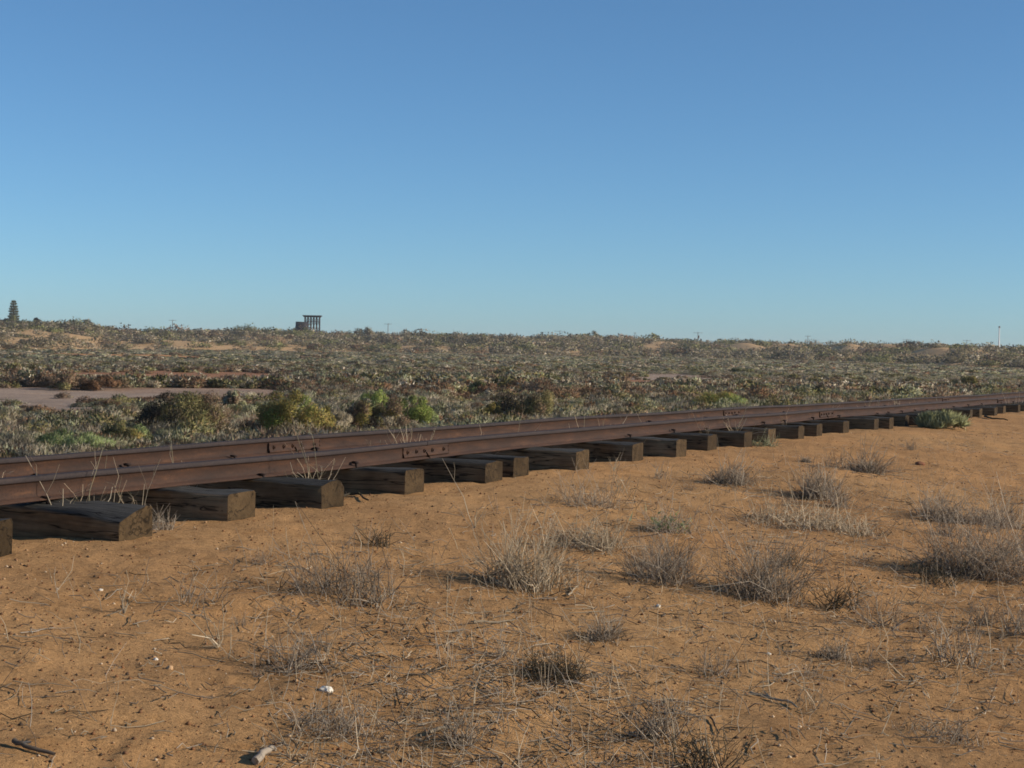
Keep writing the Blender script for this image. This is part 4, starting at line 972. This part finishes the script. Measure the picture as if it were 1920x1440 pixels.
# ------------------------------------------------------------------ distant structures
def far_pt(xpx, d):
    a = math.radians(float(az_of(xpx))); x, y = d * math.sin(a), d * math.cos(a); return np.array([x, y, float(zground(x, y))])
def z_of(xpx, ypx, y): return CZ + ((HC + .0185 * (xpx - 960)) - ypx) / FPX * y
def tank_stand():
    q = far_pt(585, 600); y = q[1]; s = y / FPX; zt = z_of(585, 591.5, y); H = zt - q[2]; Wd = 27 * s; D = 4.2
    r = bpy.data.objects.new('tank_stand', None); COL.objects.link(r); r.location = q; r.rotation_euler = (0, 0, math.radians(3))
    tag(r, 'dark timber tank stand with empty platform on the dune skyline', 'tank stand')
    xs = np.linspace(-Wd / 2, Wd / 2, 6); ys = (-D / 2, D / 2)
    a = Acc(); box(a, (0, 0, H - .22), Wd + 1.6, D + 1.2, .16)
    for k in range(14): box(a, (-Wd / 2 - .6 + k * (Wd + 1.2) / 13, 0, H - .05), .38, D + 1.4, .14)
    link('platform', a.mesh('platform', M_POST), r)
    for yy in ys:
        b = Acc(); box(b, (0, yy, H - .5), Wd + .9, .30, .34); link('beam', b.mesh('beam', M_POST), r)
        for i, x in enumerate(xs):
            p = Acc(); beam(p, (x, yy, -.4), (x, yy, H - .6), .15, 8); link('leg', p.mesh('leg', M_POST), r)
        for i in range(5):
            p = Acc(); fl = (i + int(yy)) % 2
            for z0, z1 in ((.2, H * .48), (H * .5, H - .7)):
                beam(p, (xs[i], yy - .17, z0), (xs[i + 1], yy - .17, z1), .055, 4); beam(p, (xs[i + 1], yy + .17, z0), (xs[i], yy + .17, z1), .055, 4)
            link('brace', p.mesh('brace', M_POST), r)
def old_tank():
    q = far_pt(565, 585); y = q[1]; s = y / FPX; zt = z_of(565, 603.5, y); H = zt - q[2] + .3; R = 12.8 * s
    r = bpy.data.objects.new('old_tank', None); COL.objects.link(r); r.location = q - [0, 0, .3]; r.rotation_euler = (math.radians(1.5), math.radians(2), 0)
    tag(r, 'black tapered water tank sitting on the ground beside the tank stand', 'water tank')
    n = 28; a = Acc(); th = np.arange(n) * 2 * math.pi / n; rows = [(R * 1.0, 0), (R * .975, H * .33), (R * .95, H * .66), (R * .925, H), (R * .88, H), (R * .86, H * .2)]
    V = np.concatenate([np.stack([rr * np.cos(th), rr * np.sin(th), np.full(n, z)], 1) for rr, z in rows]); F = []
    for k in range(len(rows) - 1): F += [[k * n + i, k * n + (i + 1) % n, (k + 1) * n + (i + 1) % n, (k + 1) * n + i] for i in range(n)]
    a.add(V, F, (0, 0, 0)); link('tank_wall', a.mesh('tank_wall', M_TANK), r)
    for z in (.12, .36, .62, .88):
        rr = R * (1 - .075 * z) + .04; p = np.stack([rr * np.cos(np.append(th, th[0])), rr * np.sin(np.append(th, th[0])), np.full(n + 1, z * H)], 1)
        b = Acc(); v, qd, _ = tubes(p[None], np.full((1, n + 1), .07), 4); b.add(v, qd, (0, 0, 0)); link('hoop', b.mesh('hoop', M_STEELDARK), r)
tank_stand(); old_tank()
crest_shrub('green bush growing in front of the black tank', 574, 614, 22, 5, 'dunegreen', 43, d=572)

def power_pole(label, xpx, ytop, d, arm=2.6, can=False):
    q = far_pt(xpx, d); zt = z_of(xpx, ytop, q[1]); zb = min(q[2], zt - 8)
    r = bpy.data.objects.new('power_pole', None); COL.objects.link(r); r.location = (q[0], q[1], q[2]); tag(r, label, 'power pole', 'power poles along the skyline')
    a = Acc(); beam(a, (0, 0, -.5), (0, 0, zt - q[2]), .15, 8); link('pole', a.mesh('pole', M_POLE), r)
    a = Acc(); box(a, (0, 0, zt - q[2] - .35), arm * 1.5, .14, .16); link('crossarm', a.mesh('crossarm', M_POLE), r)
    for x in (-arm * .68, .4, arm * .68):
        a = Acc(); beam(a, (x, 0, zt - q[2] - .25), (x, 0, zt - q[2] + .05), .09, 6); link('insulator', a.mesh('insulator', M_POLE), r)
    if can:
        a = Acc(); beam(a, (.45, -.1, zt - q[2] - 3.2), (.45, -.1, zt - q[2] - 1.7), .38, 10); link('transformer', a.mesh('transformer', M_POLE), r)
power_pole('faint power pole with crossarm on the skyline left of the tank', 323, 599.5, 873)
power_pole('power pole on the skyline right of the pointed bush by the tank stand', 727, 606.5, 855)
power_pole('wide-armed power pole on the skyline left of the tall pointed bush', 1049, 620, 946, 4.2)
power_pole('small pole on the skyline left of the dark round bush', 1190, 623.5, 946, .8)
power_pole('power pole carrying a transformer on the skyline right of centre', 1308, 623, 873, 3.2, True)
power_pole('faint power pole on the skyline right of the pyramid bush', 1514, 629.5, 1019, 2.4)
power_pole('faint short pole low on the right skyline', 1579, 638, 1019, .8)
power_pole('faint crossarm pole on the skyline near the right dune top', 1700, 636, 1019, 3.4)
power_pole('faint crossarm pole left of the white mast', 1812, 637.5, 1019, 3.2)
def mast():
    q = far_pt(1872.5, 900); s = q[1] / FPX; zt = z_of(1872.5, 613, q[1]); H = zt - q[2]
    r = bpy.data.objects.new('radio_mast', None); COL.objects.link(r); r.location = q; tag(r, 'slender white mast on the skyline near the right edge', 'mast')
    a = Acc(); beam(a, (0, 0, -.5), (0, 0, H * .55), .42, 8); link('lower_tube', a.mesh('lower_tube', M_WHITE), r)
    a = Acc(); beam(a, (0, 0, H * .55), (0, 0, H - .5), .30, 8); link('upper_tube', a.mesh('upper_tube', M_WHITE), r)
    a = Acc(); beam(a, (0, 0, H - .5), (0, 0, H + .4), .5, 8); link('lamp', a.mesh('lamp', M_POLE), r)
mast()
# stump on the flat at the right edge
q, k = ground_at(1911, 734); a = Acc(); s = k / FPX; beam(a, (0, 0, -.1), (.02, 0, 13 * s), 2.3 * s, 7)
tag(link('stump', a.mesh('stump', M_POST), None, tuple(q)), 'short dark timber post standing on the flat at right edge', 'post')

# conifer and companions at the left end of the skyline
def conifer():
    rng = np.random.default_rng(2); q = far_pt(25, 560); y = q[1]; s = y / FPX; zt = z_of(25, 565, y); H = zt - q[2]
    r = bpy.data.objects.new('conifer', None); COL.objects.link(r); r.location = q; tag(r, 'tall tiered conifer on the skyline at far left', 'tree')
    a = Acc(); v, qd, i = tubes(np.array([[(0, 0, -.3), (.05, 0, H * .5), (0, 0, H)]], float), np.array([[.45, .3, .06]]), 8); a.add(v, qd, (.07, .05, .04)); link('trunk', a.mesh('trunk', M_PLANT), r)
    a = Acc(); tiers = 10
    for k in range(tiers):
        u = k / (tiers - 1); z = H * (.16 + .82 * u); R = (8.6 * s) * (1 - u) ** .65 * rng.uniform(.78, 1.12) + .5; n = int(700 * (1 - .7 * u)) + 120
        th = rng.integers(0, 8, n) * math.pi / 4 + k + rng.normal(0, .2, n); rr = R * rng.uniform(.05, 1, n) ** .7
        P = np.stack([rr * np.cos(th), rr * np.sin(th), z + .06 * rr + rng.normal(0, .13, n)], 1); D = np.stack([np.cos(th), np.sin(th), np.full(n, .5)], 1) + rng.normal(0, .4, (n, 3))
        v, f = leaves(P, D, .5 * rng.uniform(.6, 1.3, n), .24, rng); a.add(v, f, np.repeat(pick(rng, [(.13, .14, .088), (.15, .15, .095), (.11, .122, .075)], n), 3, 0))
    link('crown', a.mesh('crown', M_PLANT), r)
conifer()
crest_shrub('dense green shrub at the foot of the tall conifer', 20, 590, 30, 14, 'dunegreen', 51, d=540, k2=['olive'])
crest_shrub('dark leafy tree cut by the left edge of the skyline', -2, 586, 16, 16, 'dark', 52, d=535, k2=['dunegreen'])

# ------------------------------------------------------------------ the thin dusty air over the flat
def haze():
    zlo = -12.0; zhi = 18.0; R = 6300.0
    a = Acc(); box(a, (0, 0, (zlo + zhi) / 2), 2 * R, 2 * R, zhi - zlo); me = bpy.data.meshes.new('haze'); v, c, q, t = a.arrays()
    me.from_pydata(v.tolist(), [], q.tolist()); me.update()
    m = bpy.data.materials.new('haze'); m.use_nodes = True; nt = m.node_tree; nt.nodes.clear()
    out = nt.nodes.new('ShaderNodeOutputMaterial'); pv = nt.nodes.new('ShaderNodeVolumePrincipled')
    pv.inputs['Color'].default_value = (.80, .86, .92, 1); pv.inputs['Density'].default_value = .00017; pv.inputs['Anisotropy'].default_value = 0.0
    nt.links.new(pv.outputs[0], out.inputs['Volume']); me.materials.append(m)
    o = link('haze', me); o['kind'] = 'stuff'; o['label'] = 'thin pale haze in the air over the flat'; o['category'] = 'haze'
haze()
